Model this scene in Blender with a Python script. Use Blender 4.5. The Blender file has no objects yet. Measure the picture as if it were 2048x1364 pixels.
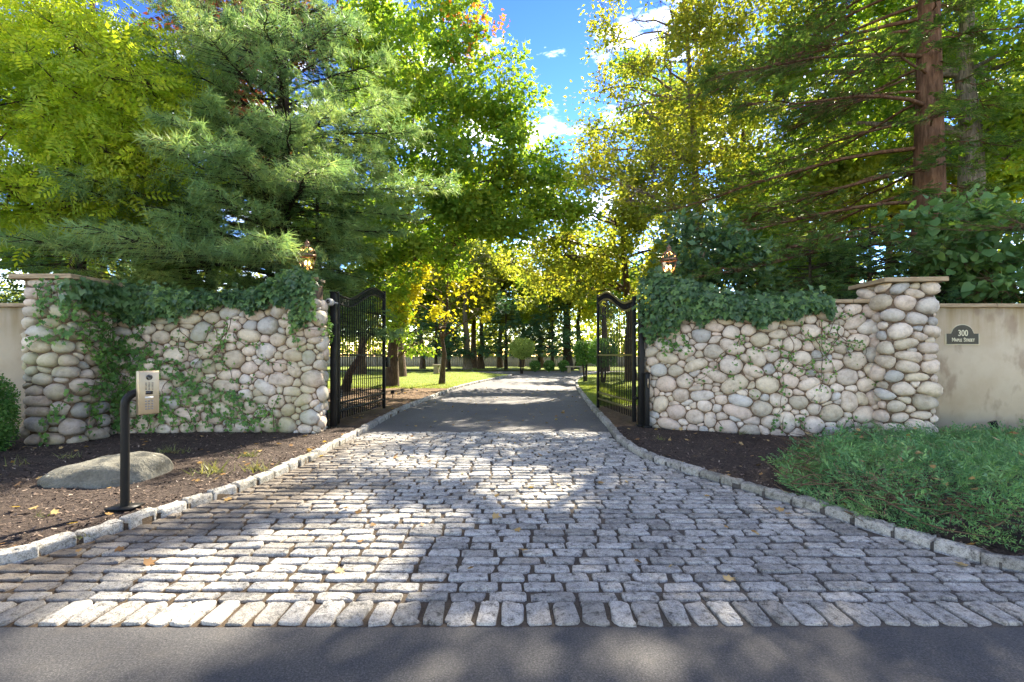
import bpy, math, random
import numpy as np
from mathutils import Vector, Matrix, noise as mnoise

# ------------------------------------------------------------------ camera, sky, sun, exposure
FPX, HZ, CXP, HCAM = 960.0, 710.0, 1024.0, 1.30      # focal length in px, horizon row, centre column, eye height
SUN_AZ, SUN_EL = math.radians(25.0), math.radians(42.0)
sc = bpy.context.scene
COL = sc.collection
cam_d = bpy.data.cameras.new('camera'); cam = bpy.data.objects.new('camera', cam_d); COL.objects.link(cam)
cam.location = (0, 0, HCAM); cam.rotation_euler = (math.radians(90), 0, 0)
cam_d.sensor_width = 36; cam_d.lens = FPX / 2048 * 36; cam_d.shift_y = (HZ - 682) / 2048
cam_d.clip_start = 0.05; cam_d.clip_end = 2000
sc.camera = cam
world = bpy.data.worlds.new('World'); sc.world = world; world.use_nodes = True
wn = world.node_tree.nodes; wl = world.node_tree.links
wn.clear()
sky = wn.new('ShaderNodeTexSky'); sky.sky_type = 'NISHITA'; sky.sun_disc = False
sky.sun_elevation = SUN_EL; sky.sun_rotation = SUN_AZ
sky.air_density = 1.0; sky.dust_density = 0.0; sky.ozone_density = 3.0; sky.altitude = 0
bg = wn.new('ShaderNodeBackground'); bg.inputs['Strength'].default_value = 0.13
wo = wn.new('ShaderNodeOutputWorld')
# clouds spread and brightened over the whole sky to lift and whiten the shade
tc = wn.new('ShaderNodeTexCoord'); mp = wn.new('ShaderNodeMapping'); mp.inputs['Scale'].default_value = (2.2, 2.2, 7.0); mp.inputs['Location'].default_value = (11.3, 3.1, 1.2)
nz = wn.new('ShaderNodeTexNoise'); nz.inputs['Scale'].default_value = 2.3; nz.inputs['Detail'].default_value = 8; nz.inputs['Roughness'].default_value = 0.62
cr = wn.new('ShaderNodeValToRGB'); cr.color_ramp.elements[0].position = 0.515; cr.color_ramp.elements[1].position = 0.81
cmix = wn.new('ShaderNodeMix'); cmix.data_type = 'RGBA'; cmix.inputs[7].default_value = (8.3, 8.4, 8.6, 1)
wl.new(tc.outputs['Generated'], mp.inputs[0]); wl.new(mp.outputs[0], nz.inputs['Vector']); wl.new(nz.outputs[0], cr.inputs[0])
wl.new(cr.outputs[0], cmix.inputs[0]); 
gm = wn.new('ShaderNodeGamma'); gm.inputs[1].default_value = 2.3        # a clear, deep blue autumn sky
m1 = wn.new('ShaderNodeVectorMath'); m1.operation = 'SCALE'; m1.inputs['Scale'].default_value = 1 / 12
m2 = wn.new('ShaderNodeVectorMath'); m2.operation = 'MULTIPLY'; m2.inputs[1].default_value = (16.0, 12.2, 10.6)
wl.new(sky.outputs[0], m1.inputs[0]); wl.new(m1.outputs[0], gm.inputs[0]); wl.new(gm.outputs[0], m2.inputs[0]); wl.new(m2.outputs[0], cmix.inputs[6]); wl.new(cmix.outputs[2], bg.inputs['Color'])
wl.new(bg.outputs[0], wo.inputs['Surface'])
SUNV = np.array([math.sin(SUN_AZ) * math.cos(SUN_EL), math.cos(SUN_AZ) * math.cos(SUN_EL), math.sin(SUN_EL)])
sun_d = bpy.data.lights.new('sun', 'SUN'); sun_o = bpy.data.objects.new('sun', sun_d); COL.objects.link(sun_o)
sun_d.energy = 2.5; sun_d.angle = math.radians(0.55); sun_d.color = (1.0, 0.89, 0.72)
sun_o.rotation_euler = Vector(SUNV).to_track_quat('Z', 'Y').to_euler()
sc.view_settings.view_transform = 'Standard'; sc.view_settings.look = 'None'
sc.view_settings.exposure = 3.3; sc.view_settings.gamma = 1.0
sc.cycles.use_denoising = True
sc.cycles.max_bounces = 8; sc.cycles.diffuse_bounces = 5; sc.cycles.glossy_bounces = 2; sc.cycles.transmission_bounces = 6
sc.cycles.denoising_prefilter = 'NONE'
sc.cycles.transparent_max_bounces = 6; sc.cycles.caustics_reflective = False; sc.cycles.caustics_refractive = False
sc.cycles.sample_clamp_indirect = 4.0

# ------------------------------------------------------------------ helpers
def G(u, v, z=0.0):
    """ground point (height z) seen at pixel u, v of the photograph"""
    y = FPX * (HCAM - z) / (v - HZ); return ((u - CXP) * y / FPX, y)
def P(u, v, y):
    return np.array([(u - CXP) * y / FPX, y, HCAM - (v - HZ) * y / FPX])
def tag(o, label=None, cat=None, group=None, kind=None):
    if label: o['label'] = label
    if cat: o['category'] = cat
    if group: o['group'] = group
    if kind: o['kind'] = kind
    return o
def empty(name, loc=(0, 0, 0), rz=0.0):
    o = bpy.data.objects.new(name, None); COL.objects.link(o); o.location = loc; o.rotation_euler = (0, 0, rz); o.empty_display_size = .1
    return o
def link(name, me, mat=None, parent=None, loc=None):
    o = bpy.data.objects.new(name, me); COL.objects.link(o)
    if mat is not None and not me.materials: me.materials.append(mat)
    if parent is not None: o.parent = parent
    if loc is not None: o.location = loc
    return o
def fmesh(name, V, T=None, Q=None, smooth=False):
    """fast mesh from numpy: V (n,3), T (k,3), Q (m,4)"""
    V = np.asarray(V, np.float32).reshape(-1, 3)
    T = np.zeros((0, 3), np.int32) if T is None or len(T) == 0 else np.asarray(T, np.int32).reshape(-1, 3)
    Q = np.zeros((0, 4), np.int32) if Q is None or len(Q) == 0 else np.asarray(Q, np.int32).reshape(-1, 4)
    me = bpy.data.meshes.new(name)
    me.vertices.add(len(V)); me.vertices.foreach_set('co', V.ravel())
    nl = len(T) * 3 + len(Q) * 4
    me.loops.add(nl); me.loops.foreach_set('vertex_index', np.concatenate([T.ravel(), Q.ravel()]))
    me.polygons.add(len(T) + len(Q))
    st = np.concatenate([np.arange(len(T)) * 3, len(T) * 3 + np.arange(len(Q)) * 4]).astype(np.int32)
    me.polygons.foreach_set('loop_start', st)
    try: me.polygons.foreach_set('loop_total', np.concatenate([np.full(len(T), 3), np.full(len(Q), 4)]).astype(np.int32))
    except Exception: pass
    if smooth: me.polygons.foreach_set('use_smooth', np.ones(len(T) + len(Q), bool))
    me.update(calc_edges=True)
    return me
class Acc:
    def __init__(s): s.V = []; s.T = []; s.Q = []; s.n = 0
    def add(s, V, T=None, Q=None):
        V = np.asarray(V, float).reshape(-1, 3)
        if T is not None and len(T): s.T.append(np.asarray(T) + s.n)
        if Q is not None and len(Q): s.Q.append(np.asarray(Q) + s.n)
        s.V.append(V); s.n += len(V); return s
    def box(s, c, d, M=None):
        c = np.asarray(c, float); d = np.asarray(d, float) / 2
        k = np.array([[-1,-1,-1],[1,-1,-1],[1,1,-1],[-1,1,-1],[-1,-1,1],[1,-1,1],[1,1,1],[-1,1,1]]) * d
        if M is not None: k = k @ np.array(M).T
        return s.add(k + c, None, [[0,3,2,1],[4,5,6,7],[0,1,5,4],[1,2,6,5],[2,3,7,6],[3,0,4,7]])
    def tube(s, pts, rad, n=6, caps=True):
        p = np.asarray(pts, float); m = len(p); rad = np.broadcast_to(np.asarray(rad, float), (m,))
        t = np.gradient(p, axis=0); t /= np.linalg.norm(t, axis=1)[:, None] + 1e-9
        ref = np.array([0, 0, 1.0]) if abs(t.mean(0)[2]) < .8 * np.linalg.norm(t.mean(0)) else np.array([1.0, 0, 0])
        a = np.cross(t, ref); a /= np.linalg.norm(a, axis=1)[:, None] + 1e-9; b = np.cross(t, a)
        th = np.arange(n) * 2 * np.pi / n
        ring = (a[:, None] * np.cos(th)[None, :, None] + b[:, None] * np.sin(th)[None, :, None]) * rad[:, None, None] + p[:, None]
        i = np.arange(m - 1)[:, None] * n; j = np.arange(n)[None]; k = (j + 1) % n
        Q = np.stack([i + j, i + k, i + n + k, i + n + j], -1).reshape(-1, 4)
        V = ring.reshape(-1, 3); T = []
        if caps:
            V = np.vstack([V, p[0], p[-1]])
            T = [[m * n, (q + 1) % n, q] for q in range(n)] + [[m * n + 1, (m - 1) * n + q, (m - 1) * n + (q + 1) % n] for q in range(n)]
        return s.add(V, T, Q)
    def lathe(s, prof, n=12, c=(0, 0, 0)):
        pr = np.asarray(prof, float); th = np.arange(n) * 2 * np.pi / n; m = len(pr)
        V = np.stack([pr[:, 0][:, None] * np.cos(th), pr[:, 0][:, None] * np.sin(th), np.repeat(pr[:, 1][:, None], n, 1)], -1).reshape(-1, 3) + np.asarray(c)
        i = np.arange(m - 1)[:, None] * n; j = np.arange(n)[None]; k = (j + 1) % n
        return s.add(V, None, np.stack([i + j, i + k, i + n + k, i + n + j], -1).reshape(-1, 4))
    def mesh(s, name, smooth=False):
        return fmesh(name, np.vstack(s.V), np.vstack(s.T) if s.T else None, np.vstack(s.Q) if s.Q else None, smooth)
    def build(s, name, mat, parent=None, smooth=False, loc=None): return link(name, s.mesh(name, smooth), mat, parent, loc)
def bevel(o, w, seg=2):
    m = o.modifiers.new('bevel', 'BEVEL'); m.width = w; m.segments = seg; m.limit_method = 'ANGLE'; return o
def unit(a): return a / (np.linalg.norm(a, axis=-1, keepdims=True) + 1e-9)
def inst(tpl, C, D, N, S):
    """copies of a template (x across, y along, z normal) -> V, T"""
    tv, tf = tpl; D = unit(D); X = unit(np.cross(D, N)); N = np.cross(X, D)
    S = np.broadcast_to(np.asarray(S, float), (len(C),))[:, None, None]
    V = C[:, None] + S * (tv[None, :, 0, None] * X[:, None] + tv[None, :, 1, None] * D[:, None] + tv[None, :, 2, None] * N[:, None])
    F = tf[None] + (np.arange(len(C)) * len(tv))[:, None, None]
    return V.reshape(-1, 3), F.reshape(-1, 3)
def smoothstep(x): x = np.clip(x, 0, 1); return x * x * (3 - 2 * x)
def fnoise(x, y, s=1.0, o=0.0): return mnoise.noise(Vector((x * s + o, y * s - o, o * 1.7)))

# ------------------------------------------------------------------ materials
def newmat(name):
    m = bpy.data.materials.new(name); m.use_nodes = True; nt = m.node_tree; nt.nodes.clear()
    return m, nt, nt.nodes, nt.links
def ramp(ns, stops, interp='LINEAR'):
    r = ns.new('ShaderNodeValToRGB'); e = r.color_ramp.elements; r.color_ramp.interpolation = interp
    while len(e) < len(stops): e.new(0.5)
    for k, (p, c) in enumerate(stops): e[k].position = p; e[k].color = (*c, 1)
    return r
def noise_n(ns, ls, scale, detail=5, rough=.55, coord='Object', vec=None, stretch=None):
    n = ns.new('ShaderNodeTexNoise'); n.inputs['Scale'].default_value = scale; n.inputs['Detail'].default_value = detail; n.inputs['Roughness'].default_value = rough
    if vec is None:
        t = ns.new('ShaderNodeTexCoord'); vec = t.outputs[coord]
    if stretch:
        m = ns.new('ShaderNodeMapping'); m.inputs['Scale'].default_value = stretch; ls.new(vec, m.inputs[0]); vec = m.outputs[0]
    ls.new(vec, n.inputs['Vector']); return n
def mixc(ns, ls, fac, a, b, blend='MIX'):
    m = ns.new('ShaderNodeMix'); m.data_type = 'RGBA'; m.blend_type = blend
    for sock, val in ((m.inputs[0], fac), (m.inputs[6], a), (m.inputs[7], b)):
        if hasattr(val, 'is_linked') or hasattr(val, 'links'): ls.new(val, sock)
        elif isinstance(val, (int, float)): sock.default_value = val
        else: sock.default_value = (*val, 1)
    return m.outputs[2]
def geo_pos(ns): return ns.new('ShaderNodeNewGeometry').outputs['Position']
def bump(ns, ls, h, strength, dist): 
    b = ns.new('ShaderNodeBump'); b.inputs['Strength'].default_value = strength; b.inputs['Distance'].default_value = dist; ls.new(h, b.inputs['Height']); return b.outputs[0]
def principled(ns, ls, col=None, rough=.7, metal=0., spec=.5, normal=None):
    p = ns.new('ShaderNodeBsdfPrincipled'); o = ns.new('ShaderNodeOutputMaterial'); ls.new(p.outputs[0], o.inputs['Surface'])
    if col is not None:
        if isinstance(col, tuple): p.inputs['Base Color'].default_value = (*col, 1)
        else: ls.new(col, p.inputs['Base Color'])
    if isinstance(rough, float): p.inputs['Roughness'].default_value = rough
    else: ls.new(rough, p.inputs['Roughness'])
    p.inputs['Metallic'].default_value = metal; p.inputs['Specular IOR Level'].default_value = spec
    if normal is not None: ls.new(normal, p.inputs['Normal'])
    return p
def simple(name, col, rough=.6, metal=0., spec=.5, nscale=None, namt=.25):
    m, nt, ns, ls = newmat(name); c = col; nrm = None
    if nscale:
        n = noise_n(ns, ls, nscale); c = mixc(ns, ls, n.outputs[0], tuple(x * (1 - namt) for x in col), tuple(min(1, x * (1 + namt)) for x in col))
        nrm = bump(ns, ls, n.outputs[0], .2, .01)
    principled(ns, ls, c, rough, metal, spec, nrm); return m
def leafmat(name, stops, trans=.45, tint=(1.25, 1.2, .45), rough=.5, nscale=.9, spec=.25, nmix=.55):
    """leaf: colour varies from leaf to leaf and from clump to clump; part of the light passes through"""
    m, nt, ns, ls = newmat(name)
    g = ns.new('ShaderNodeNewGeometry'); n = noise_n(ns, ls, nscale, 3, .6, vec=g.outputs['Position'])
    st = ns.new('ShaderNodeMapRange'); st.inputs['From Min'].default_value = .28; st.inputs['From Max'].default_value = .72; ls.new(n.outputs[0], st.inputs[0])
    mx = ns.new('ShaderNodeMix'); mx.inputs[0].default_value = nmix; ls.new(g.outputs['Random Per Island'], mx.inputs[2]); ls.new(st.outputs[0], mx.inputs[3])
    r = ramp(ns, stops); ls.new(mx.outputs[0], r.inputs[0])
    p = ns.new('ShaderNodeBsdfPrincipled'); ls.new(r.outputs[0], p.inputs['Base Color']); p.inputs['Roughness'].default_value = rough; p.inputs['Specular IOR Level'].default_value = spec
    t = ns.new('ShaderNodeBsdfTranslucent'); ls.new(mixc(ns, ls, 1.0, r.outputs[0], tint, 'MULTIPLY'), t.inputs['Color'])
    s = ns.new('ShaderNodeMixShader'); s.inputs[0].default_value = trans
    o = ns.new('ShaderNodeOutputMaterial'); ls.new(p.outputs[0], s.inputs[1]); ls.new(t.outputs[0], s.inputs[2]); ls.new(s.outputs[0], o.inputs['Surface'])
    return m
M = {}
def river_stone_mat(name, moss):
    m, nt, ns, ls = newmat(name)
    oi = ns.new('ShaderNodeObjectInfo'); pos = geo_pos(ns)
    n1 = noise_n(ns, ls, 9, 5, .6, vec=pos); n2 = noise_n(ns, ls, 46, 4, .65, vec=pos); n3 = noise_n(ns, ls, 1.15, 4, .6, vec=pos)
    c = mixc(ns, ls, 1.0, oi.outputs['Color'], ramp_out(ns, ls, n1.outputs[0], [(.3, (.64, .61, .58)), (.5, (.97, .965, .95)), (.68, (1.10, 1.10, 1.09))]), 'MULTIPLY')
    c = mixc(ns, ls, 1.0, c, ramp_out(ns, ls, n2.outputs[0], [(.3, (.86, .85, .84)), (.55, (1.03, 1.03, 1.03))]), 'MULTIPLY')
    mk = ramp_out(ns, ls, n3.outputs[0], [(.46, (0, 0, 0)), (.66, (moss, moss, moss))])
    c = mixc(ns, ls, mk, c, (.27, .27, .10))
    hm = ns.new('ShaderNodeMath'); hm.operation = 'MULTIPLY_ADD'; hm.inputs[1].default_value = 3.0; ls.new(n1.outputs[0], hm.inputs[0]); ls.new(n2.outputs[0], hm.inputs[2])
    principled(ns, ls, c, .68, 0, .3, bump(ns, ls, hm.outputs[0], .35, .012)); return m
def ramp_out(ns, ls, src, stops):
    r = ramp(ns, stops); ls.new(src, r.inputs[0]); return r.outputs[0]
M['stone_l'] = river_stone_mat('river_stone_mossy', .62)
M['stone_r'] = river_stone_mat('river_stone', .14)
def mortar_mat():
    m, nt, ns, ls = newmat('mortar'); pos = geo_pos(ns); n = noise_n(ns, ls, 14, 6, .6, vec=pos)
    c = ramp_out(ns, ls, n.outputs[0], [(.3, (.085, .058, .038)), (.7, (.21, .15, .10))])
    principled(ns, ls, c, .9, 0, .2, bump(ns, ls, n.outputs[0], .5, .02)); return m
M['mortar'] = mortar_mat()
def stucco_mat():
    m, nt, ns, ls = newmat('stucco'); pos = geo_pos(ns)
    n1 = noise_n(ns, ls, 1.3, 6, .6, vec=pos); n2 = noise_n(ns, ls, 3.5, 5, .6, vec=pos, stretch=(1, 1, .12)); n3 = noise_n(ns, ls, 60, 4, .6, vec=pos)
    c = ramp_out(ns, ls, n1.outputs[0], [(.3, (.50, .40, .27)), (.55, (.60, .51, .37)), (.75, (.54, .44, .31))])
    sx = ns.new('ShaderNodeSeparateXYZ'); ls.new(pos, sx.inputs[0])
    hi = ns.new('ShaderNodeMapRange'); hi.inputs['From Min'].default_value = 1.35; hi.inputs['From Max'].default_value = 2.1; ls.new(sx.outputs[2], hi.inputs[0])
    mu = ns.new('ShaderNodeMath'); mu.operation = 'MULTIPLY'; ls.new(ramp_out(ns, ls, n2.outputs[0], [(.36, (0, 0, 0)), (.58, (.95, .95, .95))]), mu.inputs[0]); ls.new(hi.outputs[0], mu.inputs[1])
    c = mixc(ns, ls, mu.outputs[0], c, (.36, .26, .12))
    n4 = noise_n(ns, ls, 2.3, 4, .5, vec=pos, stretch=(1.6, 1, 1)); c = mixc(ns, ls, ramp_out(ns, ls, n4.outputs[0], [(.55, (0, 0, 0)), (.68, (.6, .6, .6))]), c, (.30, .21, .14))
    principled(ns, ls, c, .85, 0, .2, bump(ns, ls, n3.outputs[0], .3, .006)); return m
M['stucco'] = stucco_mat()
def slab_mat():
    m, nt, ns, ls = newmat('sandstone_slab'); pos = geo_pos(ns); n = noise_n(ns, ls, 5, 6, .65, vec=pos, stretch=(1, 1, 7)); n2 = noise_n(ns, ls, 30, 5, .6, vec=pos)
    c = ramp_out(ns, ls, n.outputs[0], [(.3, (.20, .145, .09)), (.5, (.36, .27, .165)), (.72, (.46, .36, .24))])
    principled(ns, ls, c, .8, 0, .3, bump(ns, ls, n2.outputs[0], .5, .01)); return m
M['slab'] = slab_mat()
def granite_mat(name, island, muddy=True):
    m, nt, ns, ls = newmat(name); pos = geo_pos(ns)
    if island: rnd = ns.new('ShaderNodeNewGeometry').outputs['Random Per Island']
    else: rnd = ns.new('ShaderNodeObjectInfo').outputs['Random']
    n1 = noise_n(ns, ls, 24, 8, .72, vec=pos); n2 = noise_n(ns, ls, 130, 4, .7, vec=pos); n0 = noise_n(ns, ls, .55, 4, .6, vec=pos)
    c = ramp_out(ns, ls, rnd, [(0, (.27, .26, .235)), (.35, (.41, .395, .36)), (.7, (.50, .485, .445)), (1, (.36, .345, .31))])
    c = mixc(ns, ls, 1.0, c, ramp_out(ns, ls, n1.outputs[0], [(.34, (.22, .21, .20)), (.46, (.80, .80, .79)), (.56, (1.02, 1.02, 1.02)), (.72, (1.2, 1.2, 1.2))]), 'MULTIPLY')
    c = mixc(ns, ls, 1.0, c, ramp_out(ns, ls, n2.outputs[0], [(.34, (.45, .45, .46)), (.5, (1, 1, 1)), (.68, (1.18, 1.17, 1.15))]), 'MULTIPLY')
    # dried mud smeared over the stones on the left of the drive
    sx = ns.new('ShaderNodeSeparateXYZ'); ls.new(pos, sx.inputs[0])
    mr = ns.new('ShaderNodeMapRange'); mr.inputs['From Min'].default_value = -.6; mr.inputs['From Max'].default_value = -3.2; ls.new(sx.outputs[0], mr.inputs[0])
    ad = ns.new('ShaderNodeMath'); ad.operation = 'MULTIPLY_ADD'; ad.inputs[1].default_value = .32; ls.new(mr.outputs[0], ad.inputs[0]); ls.new(n0.outputs[0], ad.inputs[2])
    a2 = ns.new('ShaderNodeMath'); a2.operation = 'MULTIPLY_ADD'; a2.inputs[1].default_value = .28; ls.new(n1.outputs[0], a2.inputs[0]); ls.new(ad.outputs[0], a2.inputs[2])
    dirt = ramp_out(ns, ls, a2.outputs[0], [(.72, (0, 0, 0)), (.92, (.8, .8, .8))])
    c = mixc(ns, ls, dirt, c, (.10, .075, .05)) if muddy else mixc(ns, ls, ramp_out(ns, ls, n0.outputs[0], [(.5, (0, 0, 0)), (.7, (.45, .45, .45))]), c, (.15, .15, .08))
    principled(ns, ls, c, .75, 0, .3, bump(ns, ls, n1.outputs[0], 1.0, .02)); return m
M['granite'] = granite_mat('granite_block', False); M['granite_k'] = granite_mat('granite_kerb', False, False); M['granite_i'] = granite_mat('granite_block_far', True)
def joint_mat():
    m, nt, ns, ls = newmat('paving_joint'); pos = geo_pos(ns); n1 = noise_n(ns, ls, .7, 4, .6, vec=pos); n2 = noise_n(ns, ls, 70, 5, .7, vec=pos)
    sx = ns.new('ShaderNodeSeparateXYZ'); ls.new(pos, sx.inputs[0])
    mr = ns.new('ShaderNodeMapRange'); mr.inputs['From Min'].default_value = 1.2; mr.inputs['From Max'].default_value = -1.5; ls.new(sx.outputs[0], mr.inputs[0])
    c = mixc(ns, ls, mr.outputs[0], (.088, .080, .070), (.072, .052, .033))
    c = mixc(ns, ls, 1.0, c, ramp_out(ns, ls, n2.outputs[0], [(.3, (.55, .55, .55)), (.7, (1.3, 1.3, 1.3))]), 'MULTIPLY')
    principled(ns, ls, c, .95, 0, .2, bump(ns, ls, n2.outputs[0], .6, .01)); return m
M['joint'] = joint_mat()
def asphalt_mat(name, a, b, warm):
    m, nt, ns, ls = newmat(name); pos = geo_pos(ns); n1 = noise_n(ns, ls, .8, 5, .6, vec=pos); n2 = noise_n(ns, ls, 120, 4, .8, vec=pos); n3 = noise_n(ns, ls, 5, 6, .7, vec=pos)
    c = ramp_out(ns, ls, n1.outputs[0], [(.3, a), (.7, b)])
    c = mixc(ns, ls, 1.0, c, ramp_out(ns, ls, n2.outputs[0], [(.3, (.35, .35, .35)), (.5, (1, 1, 1)), (.64, (1.9, 1.85, 1.75)), (.75, (3.0, 2.9, 2.7))]), 'MULTIPLY')
    c = mixc(ns, ls, ramp_out(ns, ls, n3.outputs[0], [(.5, (0, 0, 0)), (.75, (.5, .5, .5))]), c, warm)
    principled(ns, ls, c, .82, 0, .35, bump(ns, ls, n2.outputs[0], .5, .006)); return m
M['street'] = asphalt_mat('street_asphalt', (.044, .044, .046), (.064, .063, .063), (.085, .077, .066))
M['drive'] = asphalt_mat('drive_asphalt', (.085, .083, .083), (.12, .117, .115), (.14, .125, .10))
def soil_mat(name, stops, sc1=26):
    m, nt, ns, ls = newmat(name); pos = geo_pos(ns); n1 = noise_n(ns, ls, sc1, 8, .75, vec=pos); n2 = noise_n(ns, ls, 1.2, 4, .6, vec=pos)
    c = ramp_out(ns, ls, n1.outputs[0], stops)
    c = mixc(ns, ls, 1.0, c, ramp_out(ns, ls, n2.outputs[0], [(.3, (.75, .72, .7)), (.7, (1.25, 1.2, 1.15))]), 'MULTIPLY')
    principled(ns, ls, c, .95, 0, .15, bump(ns, ls, n1.outputs[0], .9, .03)); return m
M['mulch'] = soil_mat('mulch', [(.3, (.022, .018, .015)), (.52, (.058, .046, .039)), (.68, (.11, .088, .072)), (.8, (.22, .185, .15))])
M['litter'] = soil_mat('leaf_litter', [(.3, (.07, .045, .028)), (.55, (.15, .105, .065)), (.75, (.26, .19, .12))], 14)
M['lawn'] = soil_mat('lawn_grass', [(.3, (.09, .125, .022)), (.55, (.16, .21, .035)), (.75, (.26, .28, .06))], 9)
M['ground'] = soil_mat('ground_soil', [(.3, (.045, .05, .022)), (.55, (.075, .08, .035)), (.75, (.12, .11, .055))], 3)
M['chip'] = leafmat('wood_chip', [(0, (.03, .021, .017)), (.6, (.09, .064, .05)), (.85, (.19, .14, .105)), (1, (.46, .39, .31))], .0, rough=.9, nmix=.15, nscale=3)
M['boulder'] = None
def boulder_mat():
    m, nt, ns, ls = newmat('boulder'); pos = geo_pos(ns); n1 = noise_n(ns, ls, 5, 7, .65, vec=pos); n2 = noise_n(ns, ls, 45, 5, .7, vec=pos)
    v = ns.new('ShaderNodeTexVoronoi'); v.inputs['Scale'].default_value = 6.5; ls.new(pos, v.inputs['Vector'])
    c = ramp_out(ns, ls, n1.outputs[0], [(.3, (.10, .095, .075)), (.55, (.165, .16, .13)), (.75, (.21, .205, .17))])
    c = mixc(ns, ls, 1.0, c, ramp_out(ns, ls, n2.outputs[0], [(.3, (.7, .7, .7)), (.65, (1.12, 1.12, 1.12))]), 'MULTIPLY')
    c = mixc(ns, ls, ramp_out(ns, ls, v.outputs['Distance'], [(.10, (.65, .65, .65)), (.17, (0, 0, 0))]), c, (.40, .40, .34))
    principled(ns, ls, c, .9, 0, .2, bump(ns, ls, n1.outputs[0], 1.0, .06)); return m
M['boulder'] = boulder_mat()
def bark_mat(name, a, b, sc_=7):
    m, nt, ns, ls = newmat(name); pos = geo_pos(ns); n = noise_n(ns, ls, sc_, 7, .7, vec=pos, stretch=(3, 3, .45)); n2 = noise_n(ns, ls, 1.7, 4, .6, vec=pos)
    c = ramp_out(ns, ls, n.outputs[0], [(.32, tuple(x * .45 for x in a)), (.5, a), (.7, b)])
    c = mixc(ns, ls, 1.0, c, ramp_out(ns, ls, n2.outputs[0], [(.3, (.75, .78, .75)), (.7, (1.2, 1.15, 1.1))]), 'MULTIPLY')
    principled(ns, ls, c, .92, 0, .15, bump(ns, ls, n.outputs[0], 1.0, .05)); return m
M['bark'] = bark_mat('bark_brown', (.085, .06, .042), (.17, .125, .09))
M['bark_red'] = bark_mat('bark_cedar', (.14, .078, .048), (.26, .155, .10), 5)
M['bark_grey'] = bark_mat('bark_grey', (.17, .145, .115), (.33, .29, .235))
M['bark_dark'] = bark_mat('bark_dark', (.045, .036, .028), (.10, .08, .06))
M['vine'] = simple('vine_stem', (.14, .095, .06), .9, 0, .1, 20)
# foliage
M['l_pinnate'] = leafmat('leaf_pinnate', [(0, (.20, .33, .035)), (.4, (.33, .46, .05)), (.75, (.49, .55, .06)), (1, (.60, .60, .08))], .6)
M['l_pine'] = leafmat('needle_pine', [(0, (.11, .22, .10)), (.4, (.21, .35, .15)), (.75, (.37, .48, .18)), (1, (.55, .58, .20))], .45, (1.15, 1.15, .7), .45, 1.0)
M['l_maple'] = leafmat('leaf_maple', [(0, (.08, .19, .035)), (.4, (.17, .30, .045)), (.72, (.31, .41, .06)), (1, (.50, .48, .07))], .6)
M['l_yellow'] = leafmat('leaf_yellow_maple', [(0, (0.272, 0.304, 0.032)), (.4, (0.528, 0.496, 0.040)), (.8, (0.620, 0.620, 0.048)), (1, (0.620, 0.448, 0.064))], .55, (1.2, 1.1, .4))
M['l_birch'] = leafmat('leaf_birch', [(0, (.12, .18, .035)), (.4, (.22, .28, .05)), (.8, (.40, .38, .06)), (1, (.54, .34, .07))], .58)
M['l_red'] = leafmat('leaf_red', [(0, (0.088, 0.035, 0.032)), (.5, (0.176, 0.072, 0.048)), (.8, (0.352, 0.080, 0.040)), (1, (0.512, 0.160, 0.048))], .4, (1.3, .8, .5))
M['l_orange'] = leafmat('leaf_orange', [(0, (0.320, 0.176, 0.032)), (.5, (0.560, 0.240, 0.048)), (1, (0.620, 0.192, 0.048))], .5, (1.2, .9, .5))
M['l_hemlock'] = leafmat('leaf_hemlock', [(0, (.05, .115, .05)), (.5, (.10, .19, .075)), (.85, (.17, .27, .09)), (1, (.27, .33, .10))], .4, (1.2, 1.2, .6))
M['l_cedar'] = leafmat('leaf_cedar', [(0, (.04, .10, .035)), (.5, (.09, .17, .05)), (.85, (.18, .25, .07)), (1, (.30, .33, .08))], .48, (1.3, 1.25, .5))
M['l_blue'] = leafmat('leaf_spruce', [(0, (.03, .10, .07)), (.5, (.07, .17, .11)), (1, (.14, .26, .14))], .3)
M['l_big'] = leafmat('leaf_broad', [(0, (0.072, 0.160, 0.064)), (.5, (0.120, 0.240, 0.088)), (.85, (0.208, 0.336, 0.112)), (1, (0.384, 0.432, 0.096))], .42, (1.2, 1.2, .5))
M['l_gloss'] = leafmat('leaf_glossy', [(0, (.04, .10, .05)), (.6, (.085, .165, .075)), (1, (.16, .25, .09))], .3, rough=.38, spec=.4)
M['l_ivy'] = leafmat('leaf_ivy', [(0, (.026, .062, .032)), (.45, (.06, .125, .05)), (.75, (.12, .22, .07)), (1, (.24, .36, .08))], .25, rough=.4, spec=.4, nscale=2.2, nmix=.4)
M['l_ivy_young'] = leafmat('leaf_ivy_young', [(0, (0.056, 0.128, 0.040)), (.5, (0.104, 0.224, 0.056)), (1, (0.208, 0.352, 0.080))], .35, nscale=2)
M['l_juniper'] = leafmat('leaf_juniper', [(0, (.055, .15, .06)), (.4, (.12, .265, .10)), (.8, (.25, .42, .15)), (1, (.46, .50, .17))], .3, (1.15, 1.2, .6), nscale=2.6)
M['l_juniper_dead'] = leafmat('leaf_juniper_dead', [(0, (.14, .085, .05)), (.5, (.26, .17, .10)), (1, (.42, .32, .20))], .2, (1, .9, .7), nscale=3)
M['l_box'] = leafmat('leaf_boxwood', [(0, (.035, .105, .025)), (.5, (.08, .19, .045)), (1, (.17, .31, .075))], .3, nscale=3, spec=.12)
M['l_far'] = leafmat('leaf_far', [(0, (.12, .18, .04)), (.4, (.23, .29, .055)), (.8, (.40, .41, .07)), (1, (.54, .46, .08))], .6, nscale=.25)
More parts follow.
